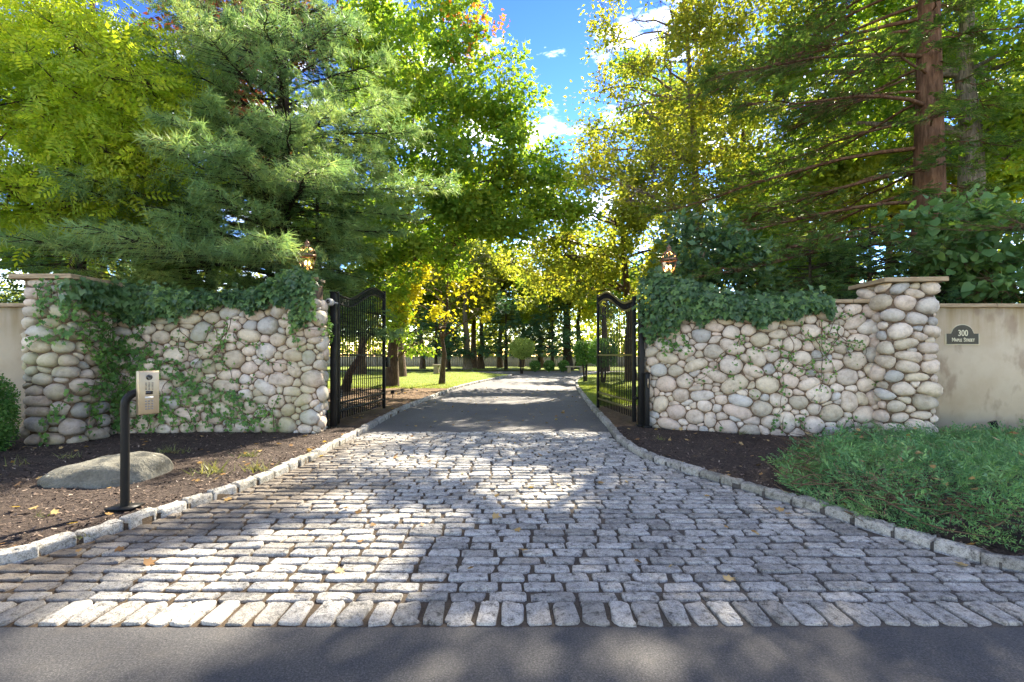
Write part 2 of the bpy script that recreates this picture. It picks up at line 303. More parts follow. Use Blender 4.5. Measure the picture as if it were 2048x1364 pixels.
M['l_lime'] = leafmat('leaf_pale_green', [(0, (0.160, 0.240, 0.080)), (.5, (0.272, 0.368, 0.112)), (1, (0.432, 0.496, 0.144))], .4, nscale=1.2)
M['l_dead'] = leafmat('fallen_leaf', [(0, (.22, .11, .045)), (.5, (.38, .24, .09)), (1, (.50, .38, .18))], .3, nmix=.2)
M['grass'] = leafmat('grass_blade', [(0, (.12, .17, .03)), (.5, (.21, .27, .045)), (1, (.36, .36, .09))], .45, nscale=.5)
M['weed'] = leafmat('weed_blade', [(0, (.09, .12, .04)), (.5, (.17, .18, .07)), (1, (.32, .29, .14))], .3, nscale=2)
M['black'] = simple('black_painted_iron', (.009, .009, .009), .45, .0, .18, 30, .3)
M['black_reflection'] = simple('black_iron_painted_reflection', (.16, .135, .04), .35, .6, .5, 12, .35)  # golden reflections of sunlit foliage put into the black rail colour
M['brass'] = simple('brushed_brass', (.42, .34, .23), .42, .8, .5, 40, .08)
M['bronze'] = simple('bronze_plate', (.040, .036, .020), .5, .2, .5, 50, .2)
M['gold'] = simple('gilt_lettering', (.62, .58, .42), .4, .3)
M['copper'] = simple('aged_copper', (.22, .13, .085), .4, .8, .5, 25, .3)
M['white_plastic'] = simple('white_plastic', (.7, .7, .68), .4)
M['cam_grey'] = simple('camera_housing', (.38, .37, .35), .45)
M['grey_plastic'] = simple('grey_plastic', (.22, .22, .22), .4)
M['dark_glass'] = simple('dark_glass', (.01, .01, .012), .08, 0, .7)
M['fence'] = simple('weathered_fence', (.30, .27, .225), .9, 0, .2, 6, .25)
M['concrete'] = simple('cast_stone', (.34, .29, .20), .9, 0, .2, 12, .3)
def glass_mat():
    m, nt, ns, ls = newmat('lantern_glass'); a = ns.new('ShaderNodeBsdfTransparent'); b = ns.new('ShaderNodeBsdfGlossy'); b.inputs['Roughness'].default_value = .05
    a.inputs[0].default_value = (1.0, .9, .74, 1); f = ns.new('ShaderNodeFresnel'); f.inputs[0].default_value = 1.5
    s = ns.new('ShaderNodeMixShader'); o = ns.new('ShaderNodeOutputMaterial'); ls.new(f.outputs[0], s.inputs[0]); ls.new(a.outputs[0], s.inputs[1]); ls.new(b.outputs[0], s.inputs[2]); ls.new(s.outputs[0], o.inputs[0]); return m
M['glass'] = glass_mat()
def glow_mat():
    m, nt, ns, ls = newmat('lit_bulb'); e = ns.new('ShaderNodeEmission'); e.inputs[0].default_value = (1, .55, .18, 1); e.inputs[1].default_value = 6.0; o = ns.new('ShaderNodeOutputMaterial'); ls.new(e.outputs[0], o.inputs[0]); return m
M['glow'] = glow_mat()

# ------------------------------------------------------------------ ground, street, drive
KL = [(-5.4, 2.36), (-4.3, 2.62)] + [G(*p) for p in [(0,1145),(125,1105),(210,1080),(280,1057),(395,1017),(500,982),(600,938),(674,897),(735,864),(773,840),(827,812),(880,792),(914,777),(970,763),(1028,751)]]
KR = [(5.6, 2.36), (4.3, 2.52)] + [G(*p) for p in [(2029,1155),(1924,1125),(1834,1097),(1754,1072),(1689,1050),(1569,1010),(1474,982),(1398,959),(1357,945),(1305,928),(1262,908),(1230,883),(1217,861),(1195,834),(1185,823),(1165,796),(1152,777),(1150,766),(1158,758),(1169,752)]] + [(7.5, 35.0)]
def smooth_poly(p, it=2):
    p = np.asarray(p, float)
    for _ in range(it):
        q = np.empty((2 * (len(p) - 1) + 2, p.shape[1])); q[0] = p[0]; q[-1] = p[-1]
        q[1:-1:2] = p[:-1] * .75 + p[1:] * .25; q[2:-1:2] = p[:-1] * .25 + p[1:] * .75; p = q
    return p
KLs, KRs = smooth_poly(KL, 1), smooth_poly(KR, 1)
KLi = KLs[np.argsort(KLs[:, 1])]; KRi = KRs[np.argsort(KRs[:, 1])]
XL = lambda y: np.interp(y, KLi[:, 1], KLi[:, 0]); XR = lambda y: np.interp(y, KRi[:, 1], KRi[:, 0])
STREET_Y = 2.26
def strip(name, ys, xa, xb, zf, mat, nx=2, smooth=True):
    V = []; 
    for y in ys:
        a, b = xa(y), xb(y)
        for k in range(nx):
            f = k / (nx - 1); x = a + (b - a) * f; V.append((x, y, zf(x, y)))
    i = np.arange(len(ys) - 1)[:, None] * nx; j = np.arange(nx - 1)[None]
    Q = np.stack([i + j, i + j + 1, i + nx + j + 1, i + nx + j], -1).reshape(-1, 4)
    return link(name, fmesh(name, V, None, Q, smooth), mat)
gr = Acc().add([(-400, -300, -.04), (400, -300, -.04), (400, 500, -.04), (-400, 500, -.04)], None, [[0, 1, 2, 3]]).build('ground', M['ground']); tag(gr, kind='structure', label='soil and rough grass running out under the trees')
st = Acc().add([(-60, -6.5, .018), (60, -6.5, .018), (60, STREET_Y, .018), (-60, STREET_Y, .018)], None, [[0, 1, 2, 3]]).build('street', M['street']); tag(st, kind='structure', label='dark smooth asphalt street in front of the cobbles')
ASPH_Y = 7.9
ap = strip('driveway_apron', np.linspace(STREET_Y + .002, ASPH_Y, 30), lambda y: XL(y) - .05, lambda y: XR(y) + .05, lambda x, y: 0.014, M['joint']); tag(ap, kind='structure', label='cobbled driveway apron of pale granite blocks')
dv = strip('driveway', np.concatenate([np.linspace(ASPH_Y + .002, 29.5, 60), np.linspace(29.6, 35, 12)]), lambda y: XL(y) - .05 if y < 29.55 else -.0 - (y - 29.5) * .55, lambda y: XR(y) + .05, lambda x, y: 0.006, M['drive']); tag(dv, kind='structure', label='grey asphalt driveway bending away beyond the gates')
cd = Acc().add([(-30, 35.002, .006), (18, 35.002, .006), (18, 38.5, .006), (-30, 38.5, .006)], None, [[0, 1, 2, 3]]).build('cross_drive', M['drive']); tag(cd, kind='structure', label='far asphalt drive crossing behind the lawn')
WALL_Y = 8.3
def bedz(x, y): return .07 + .022 * fnoise(x, y, 2.1, 3.3) + .012 * fnoise(x, y, 7, 1.1)
ob = strip('planting_bed', np.linspace(STREET_Y + .0, WALL_Y, 60), lambda y: -22, lambda y: XL(y) - .10, lambda x, y: bedz(x, y) - (.03 if x > XL(y) - .14 else 0), M['mulch'], 120); tag(ob, kind='structure', label='dark mulch bed in front of the left stone wall')
ob = strip('planting_bed', np.linspace(STREET_Y + .0, WALL_Y, 60), lambda y: XR(y) + .10, lambda y: 22, lambda x, y: bedz(x, y) - (.03 if x < XR(y) + .14 else 0), M['mulch'], 120); tag(ob, kind='structure', label='dark mulch bed in front of the right stone wall')
lawn_edge = lambda x: 17.6 - .35 * x * (x < 0) * .6
ob = strip('leaf_litter', np.linspace(WALL_Y + .002, 19.5, 50), lambda y: -30, lambda y: XL(y) - .10, lambda x, y: bedz(x, y) - .02, M['litter'], 80); tag(ob, kind='structure', label='brown leaf littered ground behind the left gate')
ob = strip('leaf_litter', np.linspace(WALL_Y + .002, 12.2, 16), lambda y: XR(y) + .10, lambda y: 30, lambda x, y: bedz(x, y) - .02, M['litter'], 80); tag(ob, kind='structure', label='brown leaf littered ground behind the right gate')
def lawnz(x, y): return .06 + .03 * fnoise(x, y, .5, 9)
ob = strip('lawn', np.linspace(18.0, 34.998, 40), lambda y: -30, lambda y: XL(y) - .10 if y < 29.55 else -.05 - (y - 29.5) * .55, lambda x, y: lawnz(x, y) + (.03 if y > 19 else -.03 + .06 * (y - 18)), M['lawn'], 60); tag(ob, kind='structure', label='sunlit lawn left of the asphalt driveway')
ob = strip('lawn', np.linspace(11.6, 34.998, 50), lambda y: XR(y) + .10, lambda y: 30, lambda x, y: lawnz(x, y) + (.03 if y > 12.3 else -.02 + .06 * (y - 11.6)), M['lawn'], 50); tag(ob, kind='structure', label='strip of lawn right of the driveway bend')
ob = strip('lawn', np.linspace(38.502, 60, 20), lambda y: -60, lambda y: 60, lambda x, y: lawnz(x, y), M['lawn'], 50); tag(ob, kind='structure', label='far lawn under the trees before the low fence')

# ------------------------------------------------------------------ cobbles and kerb stones
def block_variant(rng, tall, e=6.5, edge=.8):
    """granite block, unit length x width, top near z=0, about 100 triangles"""
    n = 16; th = np.arange(n) * 2 * np.pi / n + np.pi / 16
    ox = .5 * np.sign(np.cos(th)) * np.abs(np.cos(th)) ** (2 / e); oy = .5 * np.sign(np.sin(th)) * np.abs(np.sin(th)) ** (2 / e)
    sk = rng.normal(0, .035); tp = rng.normal(0, .04, 2)
    o = np.stack([ox * (1 + rng.normal(0, .03, n) + oy * tp[0] * 2) + oy * sk, oy * (1 + rng.normal(0, .08, n) + ox * tp[1] * 2)], 1)
    rings = [(1.0, 1.0, -tall), (1.0, 1.0, -.22), (.988, .965, -.035), (.92, .78, .0), (.5, .38, .01)]
    V = []
    for f, g, z in rings:
        chip = np.where(rng.random(n) < .18, rng.uniform(.05, .16, n), 0) * edge if -.3 < z < -.01 else 0
        amp = 0 if z < -.5 else .045
        V.append(np.stack([o[:, 0] * f, o[:, 1] * g, np.full(n, z) + rng.normal(0, amp, n) - chip], 1))
    V.append(np.array([[0, 0, rng.normal(0, .06)]])); V = np.vstack(V)
    Q = [(r * n + k, r * n + (k + 1) % n, (r + 1) * n + (k + 1) % n, (r + 1) * n + k) for r in range(4) for k in range(n)]
    T = [(4 * n + k, 4 * n + (k + 1) % n, 5 * n) for k in range(n)]
    return V, np.array(T), np.array(Q)
rng = np.random.default_rng(5)
CV = [block_variant(rng, 1.0) for _ in range(24)]
CM = []
for v, t, q in CV:
    me = fmesh('cobblestone', v, t, q, True); me.materials.append(M['granite']); CM.append(me)
cob = []
x = -5.2
while x < 5.4:
    w = rng.uniform(.098, .125); cob.append((x + w / 2, STREET_Y + .012 + .105, .205 * rng.uniform(.95, 1.04), w, math.pi / 2 + rng.normal(0, .03))); x += w + rng.uniform(.014, .028)
y = STREET_Y + .232
while y < ASPH_Y - .03:
    w = rng.uniform(.080, .096); yc = y + w / 2
    xa, xb = XL(yc) + .015, XR(yc) - .015; x = xa + rng.uniform(-.12, 0)
    while x < xb:
        L = rng.uniform(.175, .235) if rng.random() > .06 else rng.uniform(.10, .14)
        a, b = max(x, xa), min(x + L, xb)
        if b - a > .05: cob.append(((a + b) / 2, yc + rng.normal(0, .002), b - a, w * rng.uniform(.93, 1.03), rng.normal(0, .012)))
        x += L + rng.uniform(.014, .030)
    y += w + rng.uniform(.024, .034)
def seen(c): return abs(c[0]) / max(c[1], .1) < 1.08
cob.sort(key=lambda c: (not seen(c), c[1]))
far = Acc()
for i, (x, y, L, w, rz) in enumerate(cob):
    k = int(rng.integers(len(CV))); h = .052; z = .030 + rng.normal(0, .0025); tx, ty = rng.normal(0, .012, 2)
    if i < 300:
        o = bpy.data.objects.new('cobblestone', CM[k]); COL.objects.link(o); o.parent = ap
        o.location = (x, y, z); o.rotation_euler = (tx, ty, rz); o.scale = (L, w, h)
    else:
        v, t, q = CV[k]; p = v * np.array([L, w, h]); c, s_ = math.cos(rz), math.sin(rz)
        p = np.stack([p[:, 0] * c - p[:, 1] * s_ + x, p[:, 0] * s_ + p[:, 1] * c + y, p[:, 2] + z + p[:, 1] * tx - p[:, 0] * ty], 1)
        far.add(p, t, q)
tag(far.build('cobblestones', M['granite_i'], ap, True), kind='stuff')
KV = []
for _ in range(8):
    v, t, q = block_variant(rng, 1.0, 9, .6); me = fmesh('kerb_stone', v, t, q, True); me.materials.append(M['granite_k']); KV.append(me)
def kerb(poly, side, label, ymax):
    root = empty('kerb', (0, 0, 0)); tag(root, label=label, kind='structure')
    d = np.r_[0, np.cumsum(np.linalg.norm(np.diff(poly, axis=0), axis=1))]; s = 0.0
    base = Acc(); n = 0
    while s < d[-1] - .1:
        L = rng.uniform(.20, .27); m = s + L / 2
        p = np.array([np.interp(m, d, poly[:, k]) for k in (0, 1)]); p2 = np.array([np.interp(min(m + .12, d[-1]), d, poly[:, k]) for k in (0, 1)]); p0 = np.array([np.interp(max(m - .12, 0), d, poly[:, k]) for k in (0, 1)])
        t = (p2 - p0) / (np.linalg.norm(p2 - p0) + 1e-9); nn = np.array([-t[1], t[0]]) * side
        c = p + nn * .055; w = rng.uniform(.095, .115)
        if p[1] < ymax:
            o = bpy.data.objects.new('kerb_stone', KV[n % 8]); COL.objects.link(o); o.parent = root; n += 1
            o.location = (c[0], c[1], .095 + rng.normal(0, .004)); o.rotation_euler = (rng.normal(0, .03), rng.normal(0, .015), math.atan2(t[1], t[0])); o.scale = (L, w, .125)
        s += L + rng.uniform(.016, .03)
    q0 = poly; t = np.gradient(q0, axis=0); t /= np.linalg.norm(t, axis=1)[:, None]; nn = np.stack([-t[:, 1], t[:, 0]], 1) * side
    a = q0 + nn * .012; b = q0 + nn * .10; V = np.vstack([np.c_[a, np.full(len(a), -.02)], np.c_[a, np.full(len(a), .062)], np.c_[b, np.full(len(a), .066)]]); k = len(a)
    Q = [[i, i + 1, k + i + 1, k + i] for i in range(k - 1)] + [[k + i, k + i + 1, 2 * k + i + 1, 2 * k + i] for i in range(k - 1)]
    link('mortar_bed', fmesh('mortar_bed', V, None, Q), M['joint'], root)
kerb(KLs, 1, 'left kerb of granite blocks curving in towards the gates', 30)
kerb(KRs, -1, 'right kerb of granite blocks curving in towards the gates', 34)

# ------------------------------------------------------------------ river stone walls
def power_cells(rng, S, T, rmax, rmin, n_try, ystretch, cap=297, long=.45):
    """pack discs (some stones get two) large to small in a S x T sheet, then cut the sheet into one cell for each stone"""
    pts = []; T2 = T * ystretch; gid = 0
    for f in np.linspace(0, 1, n_try) ** .85:
        if gid >= cap: break
        r = rmax + (rmin - rmax) * f; r *= rng.uniform(.8, 1.2); two = rng.random() < long
        for _ in range(16):
            p = (rng.uniform(r * .5, S - r * .5), rng.uniform(r * .5, T2 - r * .5)); new = [(p[0], p[1], r)]
            if two:
                a = rng.normal(0, .7); q = r * .72; dd = rng.uniform(.45, .75) * r; new = [(p[0] + dd * math.cos(a), p[1] + dd * math.sin(a), q), (p[0] - dd * math.cos(a), p[1] - dd * math.sin(a), q * rng.uniform(.8, 1.0))]
            if all((n[0] - q[0]) ** 2 + (n[1] - q[1]) ** 2 > (.94 * (n[2] + q[2])) ** 2 for q in pts for n in new): pts += [(*n, gid) for n in new]; gid += 1; break
    A = np.array(pts); by = {}
    for i in range(len(A)):
        poly = [(0, 0), (S, 0), (S, T2), (0, T2)]
        d2 = (A[:, 0] - A[i, 0]) ** 2 + (A[:, 1] - A[i, 1]) ** 2
        for j in np.argsort(d2)[1:40]:
            nx, ny = 2 * (A[j, 0] - A[i, 0]), 2 * (A[j, 1] - A[i, 1])
            c = A[j, 0] ** 2 + A[j, 1] ** 2 - A[j, 2] ** 2 - A[i, 0] ** 2 - A[i, 1] ** 2 + A[i, 2] ** 2
            out = []
            for a in range(len(poly)):
                p, q = poly[a], poly[(a + 1) % len(poly)]; dp, dq = nx * p[0] + ny * p[1] - c, nx * q[0] + ny * q[1] - c
                if dp <= 0: out.append(p)
                if dp * dq < 0: f = dp / (dp - dq); out.append((p[0] + f * (q[0] - p[0]), p[1] + f * (q[1] - p[1])))
            poly = out
            if len(poly) < 3: break
        if len(poly) >= 3: by.setdefault(int(A[i, 3]), []).extend(poly)
    cells = []
    for pl in by.values():
        P2 = sorted(set((round(x, 5), round(y, 5)) for x, y in pl)); hull = []
        for seq in (P2, P2[::-1]):
            h = []
            for p in seq:
                while len(h) > 1 and (h[-1][0] - h[-2][0]) * (p[1] - h[-2][1]) - (h[-1][1] - h[-2][1]) * (p[0] - h[-2][0]) <= 0: h.pop()
                h.append(p)
            hull += h[:-1]
        if len(hull) >= 3: pp = np.array(hull); pp[:, 1] /= ystretch; cells.append(pp)
    return cells
def round_cell(p, gap, n=14, lim=1.75):
    c = p.mean(0); q = p - c
    # keep stones pebble-shaped: pull far corners in
    r = np.linalg.norm(q, axis=1); rm = np.median(r); q = q * np.minimum(1, lim * rm / (r + 1e-9))[:, None]
    ext = np.abs(q).max(0); q = q * np.maximum(.3, 1 - gap / (ext + 1e-6))
    for _ in range(3):
        z = np.roll(q, -1, 0); w = np.empty((2 * len(q), 2)); w[0::2] = q * .75 + z * .25; w[1::2] = q * .25 + z * .75; q = w
    d = np.r_[0, np.cumsum(np.linalg.norm(np.diff(np.vstack([q, q[:1]]), axis=0), axis=1))]; s = np.linspace(0, d[-1], n + 1)[:-1]
    qq = np.vstack([q, q[:1]]); return c, np.stack([np.interp(s, d, qq[:, 0]), np.interp(s, d, qq[:, 1])], 1)
PAL = [(.66, .56, .45), (.63, .53, .43), (.55, .46, .37), (.65, .56, .47), (.54, .49, .43), (.46, .44, .41), (.57, .46, .375), (.59, .49, .40), (.56, .48, .36), (.50, .44, .35)]
def path_frame(path):
    d = np.r_[0, np.cumsum(np.linalg.norm(np.diff(path, axis=0), axis=1))]; t = np.gradient(path, axis=0); t /= np.linalg.norm(t, axis=1)[:, None]
    nrm = np.stack([t[:, 1], -t[:, 0]], 1)          # right-hand side of the walking direction = the face
    return d, nrm
def stone_skin(root, path, z0, top, mat, seed, rmax, rmin, n_try, bulge, gap, ystretch=1.25, skip=None, darken=None, lim=1.75, hmax=.1):
    rng = np.random.default_rng(seed); d, nrm = path_frame(path); S = d[-1]; zt = max(top(s) for s in np.linspace(0, S, 20))
    n = 0
    for cell in power_cells(rng, S, zt - z0, rmax, rmin, n_try, ystretch):
        c, o = round_cell(cell, gap, lim=lim)
        ext = o.max(0) - o.min(0); re = .5 * ext.min()
        if re < .014: continue
        if c[1] + z0 + .35 * ext[1] > top(c[0]): continue
        if skip and skip(c[0], c[1] + z0): continue
        h = min(bulge * re, hmax) * rng.uniform(.85, 1.15); tilt = rng.normal(0, .10, 2)
        V = []
        prof = [(1.0, -.2), (.975, .22), (.88, .55), (.66, .82), (.34, .97)]
        offc = rng.normal(0, .06, 2) * re
        for f, hh in prof:
            P2 = o * f + offc * (1 - f); H_ = h * hh + (P2 @ tilt) * (hh > 0) * .5
            V.append(np.c_[P2 + c, H_])
        V.append(np.array([[c[0] + offc[0], c[1] + offc[1], h]])); V = np.vstack(V)
        s = np.clip(V[:, 0], 0, S); base = np.stack([np.interp(s, d, path[:, 0]), np.interp(s, d, path[:, 1])], 1); nn = unit(np.stack([np.interp(s, d, nrm[:, 0]), np.interp(s, d, nrm[:, 1])], 1))
        W = np.c_[base + nn * V[:, 2:3], V[:, 1] + z0]
        Q = [(r * 14 + k, r * 14 + (k + 1) % 14, (r + 1) * 14 + (k + 1) % 14, (r + 1) * 14 + k) for r in range(4) for k in range(14)]
        T = [(56 + k, 56 + (k + 1) % 14, 70) for k in range(14)]
        ctr = W.mean(0); ob = link('river_stone', fmesh('river_stone', W - ctr, T, Q, True), mat, root, ctr)
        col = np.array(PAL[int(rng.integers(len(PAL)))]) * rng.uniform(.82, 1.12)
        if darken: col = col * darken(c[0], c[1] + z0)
        ob.color = (*np.clip(col, 0, .74), 1); n += 1
    return n
def wall_core(root, path, z0, top, thick, mat, inset=.0):
    d, nrm = path_frame(path); a = path - nrm * inset; b = path - nrm * (inset + thick); k = len(path); tz = np.array([top(s) for s in d])
    V = np.vstack([np.c_[a, np.full(k, z0 - .1)], np.c_[a, tz], np.c_[b, tz], np.c_[b, np.full(k, z0 - .1)]])
    Q = []
    for i in range(k - 1):
        for r in range(3): Q.append([r * k + i, r * k + i + 1, (r + 1) * k + i + 1, (r + 1) * k + i])
    Q += [[0, k, 2 * k, 3 * k], [k - 1, 4 * k - 1, 3 * k - 1, 2 * k - 1]]
    return link('mortar_core', fmesh('mortar_core', V, None, Q), mat, root)
def dense(pts, n=60, it=2):
    p = smooth_poly(pts, it); d = np.r_[0, np.cumsum(np.linalg.norm(np.diff(p, axis=0), axis=1))]; s = np.linspace(0, d[-1], n)
    return np.stack([np.interp(s, d, p[:, 0]), np.interp(s, d, p[:, 1])], 1)
Z0 = .05
# left wall runs from behind the pillar to the gate, then turns back along the drive
LWp = dense([(-6.35, 7.42), (-5.2, 7.66), (-4.2, 7.72), (-3.5, 7.62), (-3.11, 7.58), (-3.06, 7.66), (-3.10, 8.0)], 90, 2)
RWp = dense([(2.40, 8.75), (2.36, 8.32), (2.40, 8.22), (2.9, 7.80), (3.7, 7.40), (4.6, 7.28), (5.75, 7.26)], 90, 2)
LW = empty('river_stone_wall', (-4.6, 7.7, 0)); tag(LW, 'river stone wall left of the drive, draped in ivy behind the intercom', 'wall', 'curved river stone entrance walls', 'thing')
RW = empty('river_stone_wall', (4.0, 7.6, 0)); tag(RW, 'river stone wall right of the drive, beside the house number pillar', 'wall', 'curved river stone entrance walls', 'thing')
def rel(root):
    for o in list(bpy.data.objects):
        if o.parent == root and not o.get('_rel'):
            o.location = Vector(o.location) - root.location; o['_rel'] = 1
for o in (LW, RW): o.location = (0, 0, 0)
topL = lambda s: 2.20; topR = lambda s: 2.08
wall_core(LW, LWp, Z0, topL, .32, M['mortar']); wall_core(RW, RWp, Z0, topR, .32, M['mortar'])
nL = stone_skin(LW, LWp, Z0, topL, M['stone_l'], 3, .158, .030, 1400, .66, .002, lim=2.3, darken=lambda s, z: 1.0)
nR = stone_skin(RW, RWp, Z0, topR, M['stone_r'], 8, .158, .030, 1400, .66, .002, lim=2.3)
def slab(name, pts, z, th, root, over=0):
    """flat slab from a ground polygon"""
    p = np.asarray(pts, float); k = len(p); V = np.vstack([np.c_[p, np.full(k, z)], np.c_[p, np.full(k, z + th)]])
    me = bpy.data.meshes.new(name); me.from_pydata([tuple(v) for v in V], [], [list(range(k))[::-1], list(range(k, 2 * k))] + [[i, (i + 1) % k, k + (i + 1) % k, k + i] for i in range(k)]); me.update()
    o = link(name, me, M['slab'], root); bevel(o, .008, 2); return o
def coping(path, z, root, s_from, s_to, n):
    d, nrm = path_frame(path); ss = np.linspace(s_from, s_to, n + 1)
    for i in range(n):
        q = np.linspace(ss[i] + .004, ss[i + 1] - .004, 5); b = np.stack([np.interp(q, d, path[:, 0]), np.interp(q, d, path[:, 1])], 1); nn = unit(np.stack([np.interp(q, d, nrm[:, 0]), np.interp(q, d, nrm[:, 1])], 1))
        slab('coping_slab', np.vstack([b + nn * .085, (b - nn * .38)[::-1]])[::-1] if False else np.vstack([b + nn * .085, (b - nn * .38)[::-1]]), z, .055, root)
dL = path_frame(LWp)[0][-1]; dR = path_frame(RWp)[0][-1]
coping(LWp, 2.203, LW, .0, dL - .9, 5); coping(RWp, 2.083, RW, .95, dR, 5)
# gate piers carrying the lanterns, hidden under ivy: top blocks of the wall ends
for root, c, r in ((LW, (-3.42, 7.96), .0), (RW, (2.72, 8.32), -.45)):
    m = Matrix.Rotation(r, 3, 'Z'); Acc().box((c[0], c[1], 1.285), (.42, .38, 2.47), m).build('pier_core', M['mortar'], root)
    o = Acc().box((c[0], c[1], 2.546), (.48, .44, .05), m).build('pier_cap', M['slab'], root); bevel(o, .008)
def pillar(cx, cy, rz, w, dep, label, mat, seed, foot_dark):
    root = empty('stone_pillar', (0, 0, 0)); tag(root, label, 'pillar', 'river stone pillars at the wall ends', 'thing')
    c, s = math.cos(rz), math.sin(rz); R2 = np.array([[c, -s], [s, c]])
    a, b = w / 2, dep / 2; r = .07; pts = []
    for (px, py, a0) in ((-a + r, -b + r, math.pi), (a - r, -b + r, 1.5 * math.pi), (a - r, b - r, 0)):
        if not pts: pts.append((-a, b - .02))
        for k in range(7): th = a0 + k / 6 * math.pi / 2; pts.append((px + r * math.cos(th), py + r * math.sin(th)))
        if a0 == 0: break
    pts = pts[:-4]
    p = np.array(pts) @ R2.T + np.array([cx, cy]); d = np.r_[0, np.cumsum(np.linalg.norm(np.diff(p, axis=0), axis=1))]; ss = np.linspace(0, d[-1], 120)
    path = np.stack([np.interp(ss, d, p[:, 0]), np.interp(ss, d, p[:, 1])], 1)
    Acc().box((cx, cy, 1.19), (w - .02, dep - .02, 2.28), [[c, -s, 0], [s, c, 0], [0, 0, 1]]).build('mortar_core', M['mortar'], root)
    n = stone_skin(root, path, .04, lambda s: 2.36, mat, seed, .155, .055, 900, .85, .008, 1.4, darken=foot_dark, lim=2.0, hmax=.12)
    h = np.array([[-a - .11, -b - .11], [a + .11, -b - .11], [a + .11, b + .08], [-a - .11, b + .08]]) @ R2.T + np.array([cx, cy])
    slab('pillar_cap', h, 2.345, .065, root); return n
nP = pillar(-6.43, 6.98, -.03, .66, .66, 'tall river stone pillar with tan slab cap at the left end, half in ivy', M['stone_l'], 21, lambda s, z: .62 + .38 * min(1, max(0, (z - .5) / 1.0)))  # stone colour darkened towards the foot of the pillar
nQ = pillar(5.80, 7.28, -.12, .62, .72, 'tall river stone pillar with slanting tan cap beside the stucco wall', M['stone_r'], 31, None)
# stucco walls
def stucco(x0, x1, y, label):
    root = empty('stucco_wall', (0, 0, 0)); tag(root, label, 'wall', 'beige stucco garden walls', 'thing')
    Acc().box(((x0 + x1) / 2, y + .15, 1.0), (x1 - x0, .30, 2.10)).build('wall_face', M['stucco'], root)
    n = int((x1 - x0) / 1.5)
    for i in range(n):
        xa = x0 + (x1 - x0) * i / n; xb = x0 + (x1 - x0) * (i + 1) / n
        bevel(Acc().box(((xa + xb) / 2, y + .15, 2.082), (xb - xa - .006, .42, .062)).build('coping_slab', M['slab'], root), .01)
stucco(6.05, 22.0, 7.62, 'beige stucco wall with the house number plaque on the right')
stucco(-22.0, -6.55, 7.55, 'beige stucco wall left of the ivy covered pillar')
print('stones', nL, nR, nP, nQ)
# ------------------------------------------------------------------ leaf templates
def T_(v, f): return np.array(v, float), np.array(f, int)
OVAL = T_([(0,0,0), (-.30,.45,.07), (.30,.45,.07), (0,1,-.04)], [(0,2,3), (0,3,1)])
MAPLE = T_([(0,0,0), (.18,.10,.03), (.52,.18,.06), (.30,.42,.03), (.48,.72,.04), (.14,.68,0), (0,1.05,-.05), (-.14,.68,0), (-.48,.72,.04), (-.30,.42,.03), (-.52,.18,.06), (-.18,.10,.03), (0,.4,-.03)],
           [(12,0,2), (12,2,3), (12,3,4), (12,4,5), (12,5,6), (12,6,7), (12,7,8), (12,8,9), (12,9,10), (12,10,0)])
LOBE = T_([(0,0,0), (.46,.34,.06), (.17,.52,.02), (0,1.02,-.05), (-.17,.52,.02), (-.46,.34,.06)], [(0,1,2), (0,2,3), (0,3,4), (0,4,5)])
IVY = T_([(0,.12,0), (.30,-.06,.02), (.30,.20,.03), (.58,.34,.0), (.26,.52,.03), (0,1.0,-.05), (-.26,.52,.03), (-.58,.34,.0), (-.30,.20,.03), (-.30,-.06,.02)],
         [(0,1,2), (0,2,4), (2,3,4), (0,4,5), (0,5,6), (0,6,8), (6,7,8), (0,8,9)])
HEART = T_([(0,0,0), (.34,-.08,.03), (.5,.28,.06), (.30,.66,.03), (0,1,-.06), (-.30,.66,.03), (-.5,.28,.06), (-.34,-.08,.03), (0,.4,-.04)],
           [(8,0,1), (8,1,2), (8,2,3), (8,3,4), (8,4,5), (8,5,6), (8,6,7), (8,7,0)])
def pinnate():
    V = []; F = []
    for k in range(5):
        y = .16 + k * .165
        for s in (-1, 1):
            b = len(V); L = .30 * (1 - .3 * abs(k - 2) / 2); w = .065; dx, dy = s * .88, .42
            V += [(0, y, -.06 * y * y), (s * L * .5 - dy * w * s * .0, y + dy * L * .5 + w, -.05), (s * L * .5, y + dy * L * .5 - w, -.05), (dx * L, y + dy * L, -.09)]
            F += [(b, b + 2, b + 3), (b, b + 3, b + 1)]
    b = len(V); V += [(0, .92, -.05), (-.06, 1.05, -.07), (.06, 1.05, -.07), (0, 1.2, -.1)]; F += [(b, b + 2, b + 3), (b, b + 3, b + 1)]
    b = len(V); V += [(-.006, 0, 0), (.006, 0, 0), (0, .95, -.06)]; F += [(b, b + 1, b + 2)]
    return T_(V, F)
PINNATE = pinnate()
def tuft(n, seed, spread, w, fwd=.35):
    r = np.random.default_rng(seed); V = []; F = []
    for k in range(n):
        th = r.uniform(0, 2 * np.pi); a = r.uniform(.25, spread); d = np.array([math.sin(a) * math.cos(th), math.cos(a), math.sin(a) * math.sin(th)])
        p0 = np.array([0, r.uniform(-.5, .25), 0]); L = r.uniform(.75, 1.05); q = np.cross(d, r.normal(size=3)); q = q / np.linalg.norm(q) * w
        b = len(V); V += [tuple(p0 - q), tuple(p0 + q), tuple(p0 + d * L + np.array([0, 0, -.10]))]; F.append((b, b + 1, b + 2))
    return T_(V, F)
PINE = [tuft(17, s, 1.3, .028) for s in range(5)]
